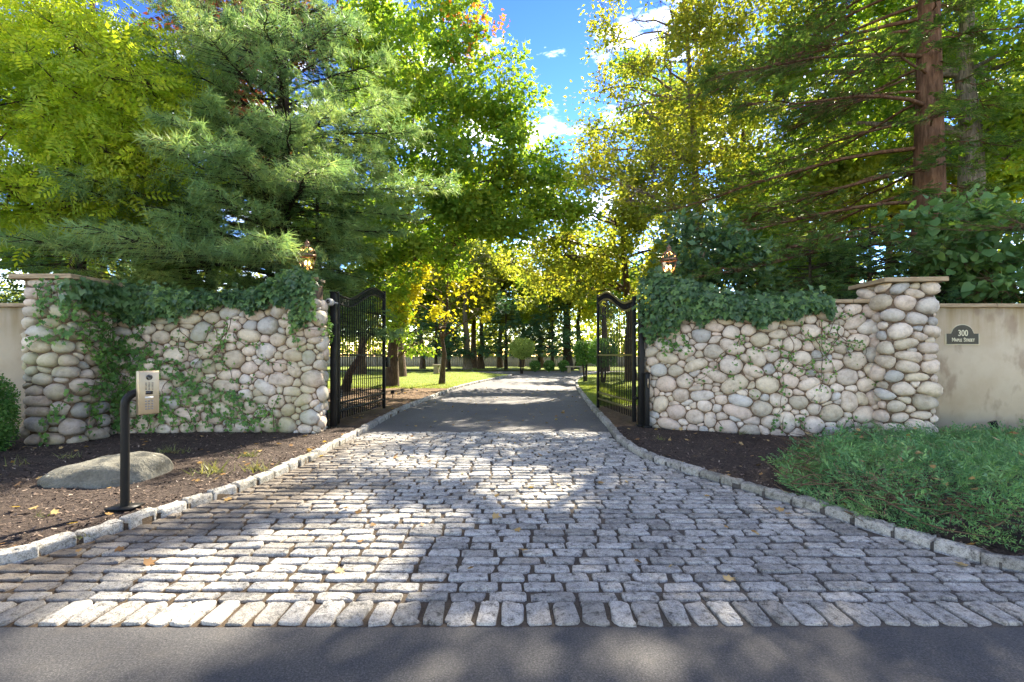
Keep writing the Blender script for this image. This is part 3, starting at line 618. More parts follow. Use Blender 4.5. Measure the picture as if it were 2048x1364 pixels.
def spray(seed, n=8, w=.05, droop=.25):
    r = np.random.default_rng(seed); V = []; F = []
    for k in range(n):
        y = .05 + .85 * k / n; s = 1 if k % 2 else -1; L = .46 * (1 - .55 * y) * r.uniform(.8, 1.15); b = len(V)
        V += [(0, y, -droop * y * y), (s * L * .55 - .02, y + L * .5 + w, -droop * y * y - .02), (s * L * .5 + .02, y + L * .33 - w, -droop * y * y - .03), (s * L, y + L * .75, -droop * y * y - .1)]
        F += [(b, b + 2, b + 3), (b, b + 3, b + 1)]
    b = len(V); V += [(-w * .7, .35, -.03), (w * .7, .35, -.03), (0, 1.1, -droop * 1.2)]; F.append((b, b + 1, b + 2))
    return T_(V, F)
SPRAY = [spray(s) for s in range(3)]
def sprig(seed):
    r = np.random.default_rng(seed); V = []; F = []
    for k in range(10):
        y = .08 + .8 * k / 10; th = r.uniform(0, 6.28); L = .30 * (1.1 - .6 * y) * r.uniform(.8, 1.2); d = np.array([math.cos(th) * .8, .75, math.sin(th) * .6]); d /= np.linalg.norm(d)
        q = np.cross(d, (0, 0, 1)); q = q / (np.linalg.norm(q) + 1e-6) * .030; p0 = np.array([0, y, 0]); b = len(V)
        V += [tuple(p0), tuple(p0 + d * L * .5 + q), tuple(p0 + d * L * .5 - q), tuple(p0 + d * L)]; F += [(b, b + 1, b + 3), (b, b + 3, b + 2)]
    return T_(V, F)
SPRIG = [sprig(s) for s in range(4)]
BLADE = T_([(-.05, 0, 0), (.05, 0, 0), (.0, 1, .12)], [(0, 1, 2)])
CHIP = T_([(-.5, -.18, 0), (.5, -.12, .04), (.45, .14, .0), (-.45, .2, .05)], [(0, 1, 2), (0, 2, 3)])

# ------------------------------------------------------------------ gaps cut into the crowns to lay sun patches on the ground (ground ellipses x, y, rx, ry)
SUNSPOTS = []
def spot(u, v, ru, rv):
    x, y = G(u, v); x1, _ = G(u + ru, v); _, y1 = G(u, max(v - rv, HZ + 12)); SUNSPOTS.append((x, y, abs(x1 - x), abs(y1 - y)))
for a in [(820, 1050, 120, 24), (650, 1085, 140, 24), (560, 1190, 260, 55), (300, 1240, 200, 40), (420, 1130, 130, 22), (700, 1120, 130, 30), (640, 1010, 90, 16), (1060, 985, 110, 26), (980, 950, 110, 12), (850, 930, 110, 12), (200, 1330, 210, 45), (420, 1300, 60, 30), (1270, 1318, 34, 16),
          (1100, 1010, 80, 12), (1060, 862, 70, 8), (1150, 872, 50, 12), (1000, 800, 120, 7), (1080, 775, 60, 5), (760, 880, 60, 6), (870, 760, 110, 14), (820, 795, 60, 6), (1180, 780, 20, 20), (1060, 760, 60, 4), (730, 765, 45, 18), (700, 800, 30, 10)]: spot(*a)
def sun_filter(C, keep=.03, rng=None):
    g = C[:, :2] - SUNV[None, :2] * (C[:, 2:3] / SUNV[2]); cut = np.zeros(len(C), bool)
    wob = 1 + .15 * np.sin(C[:, 0] * 3.1 + C[:, 2] * 2.3) 
    for x, y, rx, ry in SUNSPOTS: cut |= ((g[:, 0] - x) / (rx + .09)) ** 2 + ((g[:, 1] - y) / (ry + .09)) ** 2 < wob
    cut &= C[:, 2] > 1.6
    for ctr, rad in (((-7.0, 7.8, 5.0), 2.6), ((-5.0, 8.6, 4.6), 1.8)):      # leaves thinned out on purpose so sun reaches the lower trees on the left
        q = C - np.array(ctr); al = q @ SUNV; pd_ = np.linalg.norm(q - al[:, None] * SUNV, axis=1); cut |= (pd_ < rad) & (al > rad + .6) & (C[:, 2] > 5.6) & (np.random.default_rng(2).random(len(C)) < np.where(C[:, 1] > 13, .35, .7))
    front = (C[:, 1] < 8.35) & (C[:, 2] < 2.32) & (np.abs(C[:, 0]) > 2.2)
    cut = (cut & (np.random.default_rng(1).random(len(C)) > keep)) | front
    return ~cut
    return ~(cut & (np.random.default_rng(1).random(len(C)) > keep))
LEAFTRI = [0]
def foliage(name, parent, mat, tpls, C, D, N, S, filt=True):
    if filt: k = sun_filter(C); C, D, N = C[k], D[k], N[k]; S = S[k] if np.ndim(S) else S
    if not isinstance(tpls, list): tpls = [tpls]
    a = Acc(); idx = np.arange(len(C)) % len(tpls)
    for t in range(len(tpls)):
        m = idx == t
        if m.any(): V, F = inst(tpls[t], C[m], D[m], N[m], S[m] if np.ndim(S) else S); a.add(V, F); LEAFTRI[0] += len(F)
    return a.build(name, mat, parent)
def rdir(rng, n): return unit(rng.normal(size=(n, 3)))
def clumps(rng, blobs, n, sub, spread, flat):
    """leaf positions: blobs (centre, radii) -> sub clumps -> leaves"""
    w = np.array([b[1][0] * b[1][2] for b in blobs]); w = w / w.sum(); C = []; O = []; subs = []
    for (c, r), f in zip(blobs, w):
        k = max(3, int(sub * (r[0] * r[2]) ** .6)); d = rdir(rng, k) * (rng.uniform(.15, 1, (k, 1)) ** .5); sc_ = np.asarray(c) + d * np.asarray(r); subs.append((c, sc_))
        m = max(1, int(n * f / k))
        o = np.clip(rng.normal(size=(k, m, 3)), -1.55, 1.55) * np.array([1, 1, flat]) * spread * rng.uniform(.6, 1.3, (k, 1, 1)); C.append((sc_[:, None] + o).reshape(-1, 3)); O.append(o.reshape(-1, 3))
    return np.vstack(C), np.vstack(O), subs
def broadleaf(name, label, base, top, r0, blobs, mat, tpl, n, size, seed, bark='bark', sub=9, spread=.42, flat=.5, cat='tree', group=None, lean=(0, 0), up=.6, droop=.35, twigs=True, filt=True, extra=None):
    rng = np.random.default_rng(seed); base = np.asarray(base, float); top = np.asarray(top, float)
    root = empty(name, tuple(base)); tag(root, label, cat, group)
    m = 8; f = np.linspace(0, 1, m); tr = base + (top - base) * f[:, None] + np.c_[rng.normal(0, .10, (m, 2)) * (f * (1 - f) * 3)[:, None], np.zeros(m)]
    rad = r0 * (1 - .8 * f); rad[0] *= 1.35
    trunk = Acc().tube(np.vstack([tr[0] - [0, 0, .25], tr]) - base, np.r_[r0 * 1.7, rad], 10); trunk = trunk.build('trunk', M[bark], root, True)
    C, O, subs = clumps(rng, blobs, n, sub, spread, flat)
    br = Acc()
    for c, ss in subs:
        c = np.asarray(c); i = int(np.clip(np.searchsorted(tr[:, 2], c[2] - .35 * np.linalg.norm(c[:2] - tr[-2, :2]) - .4), 1, m - 1)); a = tr[i]; mid = (a + c) / 2 + rng.normal(0, .15, 3) + [0, 0, .10 * np.linalg.norm(c - a)]
        rr = min(rad[i] * .6, .045 + .018 * np.linalg.norm(c - a)); q = np.linspace(0, 1, 6)[:, None]; pth = a * (1 - q) ** 2 + 2 * mid * q * (1 - q) + c * q ** 2; pth[1:-1] += rng.normal(0, .05, (4, 3))
        br.tube(pth - base, np.linspace(rr, rr * .35, 6), 6, False)
        if twigs:
            for s in ss:
                m2 = (c + s) / 2 + rng.normal(0, .10, 3); br.tube(np.array([c, m2, s]) - base, [rr * .3, rr * .2, .006], 3, False)
                if base[1] < 23:
                    for e in s + np.clip(rng.normal(size=(5, 3)), -1.5, 1.5) * np.array([1, 1, flat]) * spread: br.tube(np.array([s + (m2 - s) * .15, e]) - base, [.006, .003], 3, False)
    if br.n: br.build('branches', M[bark], trunk, True)
    k = len(C); D = unit(O * np.array([1, 1, .6]) + rng.normal(0, .35, (k, 3)) - [0, 0, droop * .3]) ; N = unit(rng.normal(0, .55, (k, 3)) + [0, 0, up]); S = size * rng.uniform(.6, 1.35, k)
    foliage('crown', root, M[mat], tpl, C - base, D, N, S, False) if not filt else foliage_at('crown', root, M[mat], tpl, C, D, N, S, base)
    if extra: 
        emat, en, eb = extra; C2, O2, _ = clumps(rng, eb, en, sub, spread, flat); k = len(C2); foliage_at('autumn_leaves', root, M[emat], tpl, C2, rdir(rng, k), unit(rng.normal(0, .6, (k, 3)) + [0, 0, .5]), size * rng.uniform(.7, 1.2, k), base)
    return root
def foliage_at(name, root, mat, tpl, C, D, N, S, base):
    k = sun_filter(C); return foliage(name, root, mat, tpl, C[k] - base, D[k], N[k], S[k], False)
def conifer(name, label, base, h, r0, z0, length, mat, tpls, size, seed, bark='bark_dark', step=.42, per=5, rise=.12, sag=.35, side_n=11, tufts=3, trunk_top=None, lean=(0, 0), group=None, cat='tree', asym=None, filt=True, jitter=.05, thin=1.0, up=1.0):
    """whorled conifer: branches bend out and down, side shoots carry the needle tufts"""
    rng = np.random.default_rng(seed); base = np.asarray(base, float); root = empty(name, tuple(base)); tag(root, label, cat, group)
    ln = np.array([lean[0], lean[1], 0.0]); tr = np.array([[0, 0, -.25]] + [[ln[0] * f * h, ln[1] * f * h, f * h] for f in np.linspace(0, 1, 7)])
    trunk = Acc().tube(tr, np.r_[r0 * 1.35, r0 * 1.2, r0 * (1 - .86 * np.linspace(0, 1, 7)[1:])], 12).build('trunk', M[bark], root, True)
    br = Acc(); C = []; D = []; N = []; z = z0; k = 0
    while z < h - .3:
        f = (z - z0) / (h - z0)
        for b in range(per):
            az = b / per * 2 * np.pi + k * 1.1 + rng.uniform(-.4, .4); L = length(f) * rng.uniform(.65, 1.15)
            if asym: L *= asym(az, f)
            d = np.array([math.cos(az), math.sin(az), 0])
            while L > .3 and z < 2.7 and base[1] + d[1] * L < 8.5 and abs(base[0]) > 3 and base[1] < 13: L *= .8
            if L < .3: continue
            q = np.linspace(0, 1, 8); pz = z + rng.uniform(-.2, .2) + L * (rise * q - sag * q ** 2 + .12 * q ** 4)
            pth = d[None] * (L * q)[:, None]; pth[:, 2] = pz; pth[:, :2] += ln[:2] * z + rng.normal(0, jitter, (8, 2)) * q[:, None]
            br.tube(pth, np.linspace(.010 + .0075 * L, .005, 8), 5, False)
            sd = np.array([-d[1], d[0], 0]); ns_ = max(2, int(side_n * L / 3 * thin))
            for j in range(ns_):
                t = rng.uniform(.28, 1.0); p = np.array([np.interp(t, q, pth[:, a]) for a in range(3)]); s = 1 if j % 2 else -1; sl = L * .30 * (1.15 - t) * rng.uniform(.5, 1.2) + .12
                dr = unit(d * rng.uniform(.5, 1.1) + sd * s * rng.uniform(.4, 1.1) + np.array([0, 0, rng.uniform(-.25, .2)])); e = p + dr * sl
                if sl > .25: br.tube([p, p + dr * sl * .5 + [0, 0, -.02], e], [.008, .006, .003], 3, False)
                for w in range(tufts): g = (w + 1) / tufts; C.append(p + dr * sl * g + rng.normal(0, .03, 3)); D.append(dr + rng.normal(0, .28, 3)); N.append(np.array([0, 0, up]) + rng.normal(0, .35, 3))
            C.append(pth[-1]); D.append(d); N.append(np.array([0, 0, 1.0]))
        z += step * rng.uniform(.8, 1.2); k += 1
    br.build('branches', M[bark], trunk, True); C = np.array(C); k = len(C)
    if filt: foliage_at('crown', root, M[mat], tpls, C + base, np.array(D), np.array(N), size * rng.uniform(.75, 1.2, k), base)
    else: foliage('crown', root, M[mat], tpls, C, np.array(D), np.array(N), size * rng.uniform(.75, 1.2, k), False)
    return root
def B(u, v, y, r, ry=None, rz=None): return (P(u, v, y), (r, ry or r, rz or r * .8))

# ------------------------------------------------------------------ trees left of the drive
broadleaf('locust_tree', 'bright yellow green tree with feathery leaves at top left above the stucco wall', (-9.6, 10.4, 0), (-8.2, 9.4, 8.5), .19,
    [B(40, 40, 8.2, 1.2), B(150, 90, 7.8, 1.2), B(260, 60, 8.4, 1.0), B(60, 200, 7.6, 1.1), B(190, 210, 7.6, 1.1), B(300, 170, 8.0, .8), B(120, 310, 7.5, 1.0), B(250, 300, 7.8, .9), B(20, 380, 7.7, .9), B(170, 400, 7.8, .8), B(330, 330, 8.1, .6), B(-80, 150, 7.8, 1.3), B(-90, 330, 7.6, 1.0)],
    'l_pinnate', PINNATE, 5600, .32, 11, 'bark', sub=11, spread=.40, flat=.45, up=1.0, droop=.9)
pine = conifer('white_pine', 'large white pine with long soft needles drooping over the left wall', (-5.0, 10.6, 0), 10.8, .17, 1.9, lambda f: 3.9 * (1 - f) ** .55 + .3 if f < .42 else 3.2 * (1 - f) / .58 + .3, 'l_pine', PINE, .185, 12, 'bark_dark', step=.32, per=9, side_n=36, tufts=3, sag=.26, rise=.14, asym=lambda a, f: (1.0 if math.sin(a) < .4 else .7) * (.55 if math.cos(a) > .45 and f < .22 else 1.0))
broadleaf('copper_beech', 'tall tree with dark purple red leaves behind the white pine', (-7.6, 15.5, 0), (-7.2, 15, 11), .26,
    [B(430, 60, 14, 1.3), B(520, 30, 14.2, 1.3), B(470, 150, 14, 1.2), B(560, 110, 14.4, 1.1), B(410, 190, 14, 1.0), B(500, 250, 14, 1.1), B(600, 30, 14.5, .9)],
    'l_red', OVAL, 11000, .16, 13, 'bark_grey', sub=8, spread=.45)
broadleaf('green_maple', 'broad green maple with yellowing leaves arching over the left side of the drive', (-4.7, 18.8, 0), (-3.6, 17.6, 10.5), .22,
    [B(740, 40, 16, 1.4), B(830, 20, 16, 1.3), B(910, 30, 16, 1.0), B(930, 110, 16, 1.0), B(820, 120, 15.5, 1.3), B(880, 200, 15.5, 1.3), B(960, 190, 16, 1.1), B(1000, 250, 16, .9), B(1040, 300, 16, .8), B(760, 200, 15.5, 1.2), B(800, 300, 15.5, 1.3), B(900, 320, 15.5, 1.3), B(980, 360, 16, 1.1), B(1050, 370, 16.4, .7), B(850, 420, 15.5, 1.2), B(760, 430, 15.5, 1.2), B(940, 450, 16, 1.1), B(1030, 450, 16.5, .9), B(1110, 430, 17, .8), B(820, 510, 15.6, .9), B(900, 520, 16, .8), B(720, 520, 15, .9), B(700, 130, 16, 1.2), B(1080, 310, 17, .6), B(1110, 365, 17, .7), B(1150, 420, 17.5, .7), B(1040, 200, 16.5, .5), B(1010, 130, 16.5, .5), B(1060, 410, 17, .9), B(990, 440, 16, 1.0)],
    'l_maple', LOBE, 42000, .175, 14, 'bark', sub=9, spread=.40, extra=('l_orange', 260, [B(955, 55, 15.8, .7), B(930, 110, 15.4, .4), B(985, 70, 15.8, .4)]))
broadleaf('yellow_maple', 'small bright yellow maple glowing beyond the left gate', (-3.0, 20.5, 0), (-2.6, 19.5, 4.6), .12,
    [B(860, 560, 18, .9), B(920, 590, 18, .9), B(880, 640, 18, .7), B(830, 610, 18, .8), B(950, 630, 18.2, .5), B(800, 560, 18.4, .7), B(900, 530, 18.6, .8)], 'l_yellow', LOBE, 6500, .15, 15, 'bark', spread=.36, flat=.4)
broadleaf('young_maple', 'young green maple with an orange brown trunk right behind the left gate', G(781, 772) + (0,), P(800, 560, 18.8), .17,
    [B(800, 640, 18, .7), B(770, 600, 18, .8), B(830, 660, 17.6, .6), B(745, 640, 18, .6), B(760, 560, 18, .9), B(700, 600, 18, .9), B(840, 690, 18, .45)], 'l_maple', LOBE, 5200, .16, 16, 'bark', spread=.36)
broadleaf('leaning_tree', 'dark leaning tree trunk seen through the bars of the left gate', G(688, 785) + (0,), P(745, 660, 15.5), .17,
    [B(760, 600, 15.6, .8), B(720, 580, 15, .9), B(690, 620, 15, .8)], 'l_maple', LOBE, 3000, .15, 17, 'bark', spread=.36)
conifer('hemlock', 'dark feathery hemlock behind the left pillar', (-8.6, 9.6, 0), 6.5, .12, .6, lambda f: 1.7 * (1 - f) + .3, 'l_hemlock', SPRAY, .26, 18, step=.26, per=6, side_n=22, tufts=2)
conifer('hemlock', 'dark hemlock in the gap between the left wall and the white pine', (-6.2, 9.8, 0), 5.0, .11, .5, lambda f: 1.6 * (1 - f) + .3, 'l_hemlock', SPRAY, .26, 19, step=.26, per=6, side_n=22, tufts=2)
conifer('hemlock', 'dark hemlock behind the left lantern and gate pier', (-4.3, 10.6, 0), 5.6, .11, 2.1, lambda f: 1.3 * (1 - f) + .3, 'l_hemlock', SPRAY, .26, 20, step=.28, per=6, side_n=20, tufts=2)
# ------------------------------------------------------------------ trees right of the drive
broadleaf('river_birch', 'airy birch with small yellow green leaves right of the patch of blue sky', (6.3, 15.3, 0), (5.4, 15, 13), .20,
    [B(1270, 40, 14.5, 1.0), B(1340, 20, 14.5, 1.2), B(1260, 130, 14.4, .9), B(1330, 130, 14.2, 1.1), B(1400, 80, 14, 1.2), B(1240, 220, 14.4, .7), B(1300, 230, 14, 1.1), B(1380, 210, 14, 1.2), B(1230, 300, 14.6, .8), B(1300, 330, 14, 1.0), B(1370, 320, 14, 1.0), B(1190, 350, 15, .6), B(1260, 400, 14.5, .9), B(1350, 410, 14, .9), B(1440, 160, 14, 1.2), B(1450, 300, 14, 1.1), B(1330, -90, 14.5, 1.5), B(1430, -60, 14, 1.6), B(1215, -20, 14.8, .6), B(1220, 70, 14.8, .5), B(1205, 180, 14.8, .5), B(1185, 260, 15, .5), B(1240, -60, 14.8, .7), B(1430, 400, 14, .8), B(1480, 60, 14, 1.2), B(1490, 220, 14, 1.1), B(1540, -20, 13.5, 1.4), B(1300, 80, 14, .9)],
    'l_birch', OVAL, 31000, .125, 21, 'bark_grey', sub=10, spread=.36, flat=.55)
broadleaf('linden_tree', 'spreading yellow green tree over the far end of the drive right of centre', (5.6, 22.5, 0), (4.9, 22, 10), .24,
    [B(1150, 430, 21, 1.3), B(1220, 420, 21, 1.4), B(1290, 450, 21, 1.4), B(1130, 510, 21, 1.2), B(1210, 510, 21, 1.3), B(1280, 530, 21, 1.2), B(1180, 580, 21.5, 1.0), B(1260, 350, 21, 1.4), B(1340, 400, 21, 1.4), B(1340, 500, 21, 1.2), B(1250, 600, 22, .9), B(1330, 300, 21, 1.4), B(1090, 560, 21.5, .9), B(1100, 400, 22, 1.1), B(1160, 360, 22, 1.1), B(1190, 300, 22, .9), B(1060, 470, 22, 1.1), B(1120, 480, 22, 1.2)],
    'l_birch', OVAL, 26000, .19, 22, 'bark', sub=8, spread=.5)
conifer('cedar_tree', 'tall red barked cedar with sweeping dark branches behind the right wall', (8.95, 10.3, 0), 14.5, .40, 2.6, lambda f: 4.6 * (1 - f) ** .55 + .6, 'l_cedar', SPRAY, .22, 23, 'bark_red', step=.42, per=5, rise=.05, sag=.33, side_n=38, tufts=3, asym=lambda a, f: (1.15 if math.cos(a) < -.1 else .35) * (.3 if math.sin(a) < -.55 and .1 < f < .62 else 1.0), jitter=.12)
broadleaf('oak_tree', 'thick grey trunk with yellow green leaves behind the cedar at top right', (12.3, 13.0, 0), (12.2, 12.9, 12.5), .46,
    [B(1960, 60, 14.4, 1.3), B(2040, 90, 12.4, 1.0), B(2010, 190, 14.2, 1.0), B(1910, 150, 14.6, 1.2), B(1850, 110, 15, 1.2), B(1920, 280, 14.6, 1.0), B(2060, 230, 12.4, 1.1), B(1780, 60, 13.4, 1.2), B(1720, 160, 13.6, 1.1), B(1790, 240, 13.6, 1.0), B(1620, 60, 14, 1.2), B(2010, 320, 12.6, .8), B(1560, 160, 14, 1.1), B(1900, -80, 12.6, 1.8), B(1720, -80, 13.5, 1.8), B(1640, 260, 14, 1.0), B(2120, 100, 12, 1.5)],
    'l_maple', LOBE, 24000, .17, 24, 'bark_grey', sub=9, spread=.42)
for i, (u, y, w, hh, lab) in enumerate([(1500, 9.4, 1.15, 3.1, 'feathery dark green yew behind the middle of the right wall'), (1620, 9.2, 1.3, 3.6, 'feathery dark yew rising behind the right wall near the pillar'), (1740, 9.0, 1.3, 3.9, 'feathery dark yew directly behind the right stone pillar'), (2010, 9.3, 1.5, 3.6, 'dark yew behind the stucco wall at the right edge'), (1880, 9.6, 1.3, 3.8, 'dark yew at the foot of the cedar trunk')]):
    conifer('yew', lab, ((u - CXP) * y / FPX, y, 0), hh, .09, .4, lambda f, w=w: w * (1 - f ** 2) + .25, 'l_hemlock', SPRAY, .24, 40 + i, 'bark_dark', step=.22, per=7, side_n=26, tufts=2, sag=.15, rise=.25)
rngv = np.random.default_rng(60)
broadleaf('grape_vine', 'mass of broad heart shaped vine leaves over the stucco wall at right', (8.6, 8.6, 0), (8.6, 8.6, 3.0), .05,
    [B(1900, 430, 8.6, .45), B(1970, 420, 8.5, .45), B(1880, 510, 8.4, .45), B(1950, 500, 8.3, .5), B(2030, 520, 8.3, .5), B(1980, 580, 8.2, .4), B(2040, 430, 8.4, .5), B(2060, 590, 8.2, .4), B(1820, 450, 8.7, .35)], 'l_big', HEART, 1500, .14, 61, 'vine', sub=22, spread=.22, flat=.5, up=.5, cat='vine')
broadleaf('magnolia_shrub', 'glossy dark leaved shrub behind the lantern on the right pier', (3.7, 9.6, 0), (3.7, 9.6, 2.8), .06,
    [B(1400, 470, 9.4, .5), B(1450, 500, 9.4, .5), B(1380, 530, 9.4, .45), B(1440, 550, 9.3, .5), B(1500, 530, 9.3, .4), B(1350, 560, 9.5, .35)], 'l_gloss', OVAL, 2600, .15, 62, 'bark_dark', sub=16, spread=.25, cat='shrub')
# ------------------------------------------------------------------ trees beyond
bgt = [  # u of trunk, distance, crown centre v, crown radius, height of crown radius, material, trunk radius, label
    (935, 41, 560, 4.6, 4.5, 'l_far', .34, 'twin trunked tree standing on the far lawn left of centre', 'bark_grey'),
    (962, 44, 590, 3.6, 3.5, 'l_birch', .30, 'brown trunked tree just right of the twin trunks', 'bark'),
    (1000, 47, 570, 4.0, 4.5, 'l_far', .28, 'slim tree behind the pale round bush', 'bark'),
    (1135, 40, 560, 4.2, 4.8, 'l_far', .42, 'large dark trunk tree behind the clipped hedges', 'bark_dark'),
    (1156, 43, 600, 3.4, 3.8, 'l_birch', .30, 'second dark trunk right of the large dark one', 'bark_dark'),
    (1043, 50, 560, 4.8, 5.0, 'l_birch', .26, 'hazy yellow green tree at the middle of the background', 'bark'),
    (845, 43, 600, 3.6, 3.2, 'l_maple', .24, 'leafy tree at the far left of the lawn', 'bark'),
    (800, 46, 570, 4.2, 4.2, 'l_far', .30, 'tree with grey trunk behind the young maple', 'bark_grey'),
    (890, 47, 520, 4.4, 4.2, 'l_far', .28, 'tall tree left of the twin trunks', 'bark'),
    (1210, 38, 560, 4.2, 4.6, 'l_maple', .32, 'green tree behind the right gate leaf', 'bark'),
    (1290, 34, 520, 4.5, 4.5, 'l_birch', .30, 'yellow green tree behind the right lantern', 'bark'),
    (1085, 46, 600, 3.2, 3.2, 'l_maple', .24, 'green tree between the round bush and the dark conifer', 'bark'),
    (720, 30, 560, 4.0, 4.2, 'l_far', .30, 'tree behind the left gate in the distance', 'bark'),
    (640, 26, 400, 4.6, 5.0, 'l_maple', .32, 'tall green tree behind the white pine', 'bark'),
    (420, 22, 300, 4.2, 5.0, 'l_far', .30, 'tall yellow green tree behind the red leaved one', 'bark'),
    (200, 18, 250, 4.0, 5.0, 'l_maple', .30, 'tall green tree far behind the feathery locust', 'bark'),
    (1480, 24, 300, 4.4, 5.5, 'l_birch', .32, 'tall yellow tree behind the birch', 'bark'),
    (1650, 21, 250, 4.4, 5.5, 'l_far', .34, 'tall yellow tree behind the cedar branches', 'bark'),
    (1860, 19, 220, 4.2, 5.5, 'l_far', .34, 'sunlit tree behind the cedar trunk', 'bark'),
    (2080, 17, 250, 3.8, 5.0, 'l_far', .32, 'sunlit tree past the right edge of the wall', 'bark'),
    (1560, 28, 480, 4.0, 4.0, 'l_far', .30, 'low yellow tree far behind the yews', 'bark'),
    (330, 15, 500, 2.4, 2.0, 'l_maple', .18, 'low green tree filling the gap behind the left wall', 'bark'),
    (1600, 15, 480, 2.6, 2.2, 'l_maple', .2, 'green tree filling the gap behind the yews', 'bark'),
    (1760, 16, 400, 2.6, 2.4, 'l_far', .2, 'yellow green tree just left of the cedar trunk', 'bark'),
    (1330, 25, 180, 3.0, 5.0, 'l_maple', .3, 'tall green tree showing through the airy birch', 'bark'),
    (800, 27, 140, 3.8, 4.6, 'l_maple', .3, 'tall green tree rising behind the arching maple', 'bark'),
    (948, 46, 430, 5.2, 5.0, 'l_far', .3, 'yellow green tree behind the right side of the arching maple', 'bark'),
    (1700, 18, 360, 2.8, 3.2, 'l_maple', .22, 'green tree filling in under the cedar branches', 'bark'),
    (1520, 18, 380, 2.4, 3.0, 'l_maple', .22, 'green tree between the birch and the cedar', 'bark'),
    (1960, 16, 330, 2.2, 2.6, 'l_maple', .2, 'green tree low behind the grey trunk at right', 'bark'),
    (60, 14, 420, 2.6, 2.8, 'l_maple', .22, 'green tree low behind the left stucco wall', 'bark'),
    (560, 17, 420, 2.8, 3.0, 'l_maple', .22, 'green tree low behind the pine branches', 'bark'),
]
for i, (u, y, v, rr, rz, mt, tr, lab, bk) in enumerate(bgt):
    rg = np.random.default_rng(100 + i); c = P(u, v, y); bl = []
    for k in range(9): d = rdir(rg, 1)[0]; bl.append((c + d * np.array([rr, rr * .7, rz]) * rg.uniform(.35, .95), (rr * .42, rr * .42, rr * .32)))
    bx = (u - CXP) * y / FPX
    r_ = broadleaf('background_tree', lab, (bx, y, 0), (c[0] + rg.normal(0, .4), y, c[2] + rz * .3), tr, bl, mt, OVAL if y > 20 else LOBE, int(7500 if y > 30 else 7500), .0062 * y + .07 if y > 20 else .19, 200 + i, bk, sub=5, spread=.13 * rr, flat=.6, group='trees in the grounds beyond the wall')
# second stem of the twin trunk and of others
for u, y, v, lab, ln, hh in [(872, 39, 690, 'dark blue green conifer on the far lawn, left one', 2.5, 5.6), (898, 41, 690, 'smaller dark conifer right beside the left one', 1.6, 4.6), (1012, 41, 690, 'dark blue green conifer left of the pale round bush', 2.4, 7.0), (1105, 40, 690, 'dark blue green conifer right of the pale round bush', 2.8, 6.6), (1078, 42, 690, 'narrow dark conifer close behind the pale round bush', 1.6, 5.0)]:
    conifer('spruce', lab, ((u - CXP) * y / FPX, y, 0), hh, .15, 1.35, lambda f, L=ln: L * (1 - f) ** .8 + .2, 'l_blue', SPRAY, .55, 300 + u, 'bark_dark', step=.4, per=7, side_n=12, tufts=2, sag=.2, rise=.15, group='dark conifers on the far lawn')
# wood that closes the view
rw = np.random.default_rng(70); n = 50000
a = rw.uniform(-1, 1, n); Yw = 58 + rw.uniform(0, 16, n) - 14 * np.abs(a) ** 2; Xw = a * 75; Zw = rw.uniform(0, 1, n) ** 1.1 * (11 + 3 * np.sin(Xw * .35) + 2.5 * np.sin(Xw * .83 + 1))
Cw = np.c_[Xw, Yw, Zw]; ob = foliage('woodland', None, M['l_far'], OVAL, Cw, rdir(rw, n), unit(rw.normal(0, .6, (n, 3)) + [0, 0, .6]), rw.uniform(.45, .8, n), False); tag(ob, 'far woodland closing the view behind the low fence', 'woodland', kind='stuff')
def ball_bush(name, label, c, r, mat, n, size, seed, stems=0, cat='bush', boxy=2.0, group=None, zc=None):
    rng = np.random.default_rng(seed); c = np.asarray(c, float); r = np.asarray(r, float); root = empty(name, (c[0], c[1], 0)); tag(root, label, cat, group)
    d = rdir(rng, n); e = (np.abs(d) ** boxy).sum(1) ** (-1 / boxy); Cc = d * (e * rng.uniform(.62, 1.02, n) ** .7 * (1 + .05 * np.sin(d[:, 0] * 7 + d[:, 2] * 5)))[:, None] * r + [0, 0, c[2]]
    Cc = Cc[Cc[:, 2] > .03]
    k = len(Cc); foliage('foliage', root, M[mat], OVAL, Cc, rdir(rng, k) + d[:k] * .0, unit(rng.normal(0, .5, (k, 3)) + unit(Cc - [0, 0, c[2]])), size * rng.uniform(.7, 1.2, k), False)
    # dark twiggy heart
    st = Acc()
    for q in range(max(stems, 3)):
        th = q * 2.1 + seed; f = .25 if stems else .12
        for t in range(5):
            e_ = rdir(rng, 1)[0] * r * .75 + [0, 0, c[2]]; st.tube([[math.cos(th) * .12 * f, math.sin(th) * .12 * f, -.1], [math.cos(th) * r[0] * f, math.sin(th) * r[0] * f, max(c[2] - r[2] * .7, .1)], e_], [.05 if stems else .02, .035 if stems else .015, .006], 4, False)
    st.build('stems', M['bark_dark'], root); return root
def on(u, y): return (u - CXP) * y / FPX
ball_bush('clipped_bush', 'pale green rounded bush on bare stems in the far bed', (on(1043, 33), 33, 1.75), (.88, .8, .72), 'l_lime', 5200, .11, 71, 3)
ball_bush('clipped_hedge', 'dark green clipped hedge beside the right gate, left one', (on(1171, 22), 22, 1.42), (.52, .5, .52), 'l_box', 4200, .075, 72, 5, 'hedge', 3.5)
ball_bush('clipped_hedge', 'dark green clipped hedge partly hidden by the right gate', (on(1206, 21), 21, 1.4), (.6, .5, .62), 'l_box', 4600, .075, 73, 5, 'hedge', 3.5)
for i, u in enumerate((1070, 1098, 1127, 1163)):
    ball_bush('ball_shrub', ['small clipped ball shrub nearest the pale round bush', 'second clipped ball shrub, left of the dark conifer trunk', 'third clipped ball shrub, right of the dark conifer trunk', 'last clipped ball shrub in the row, beside the hedge'][i], (on(u, 36), 36, .50), (.42, .42, .42), 'l_box', 1300, .09, 74 + i, 0, 'shrub', 2.0, 'small ball shrubs in the far bed')
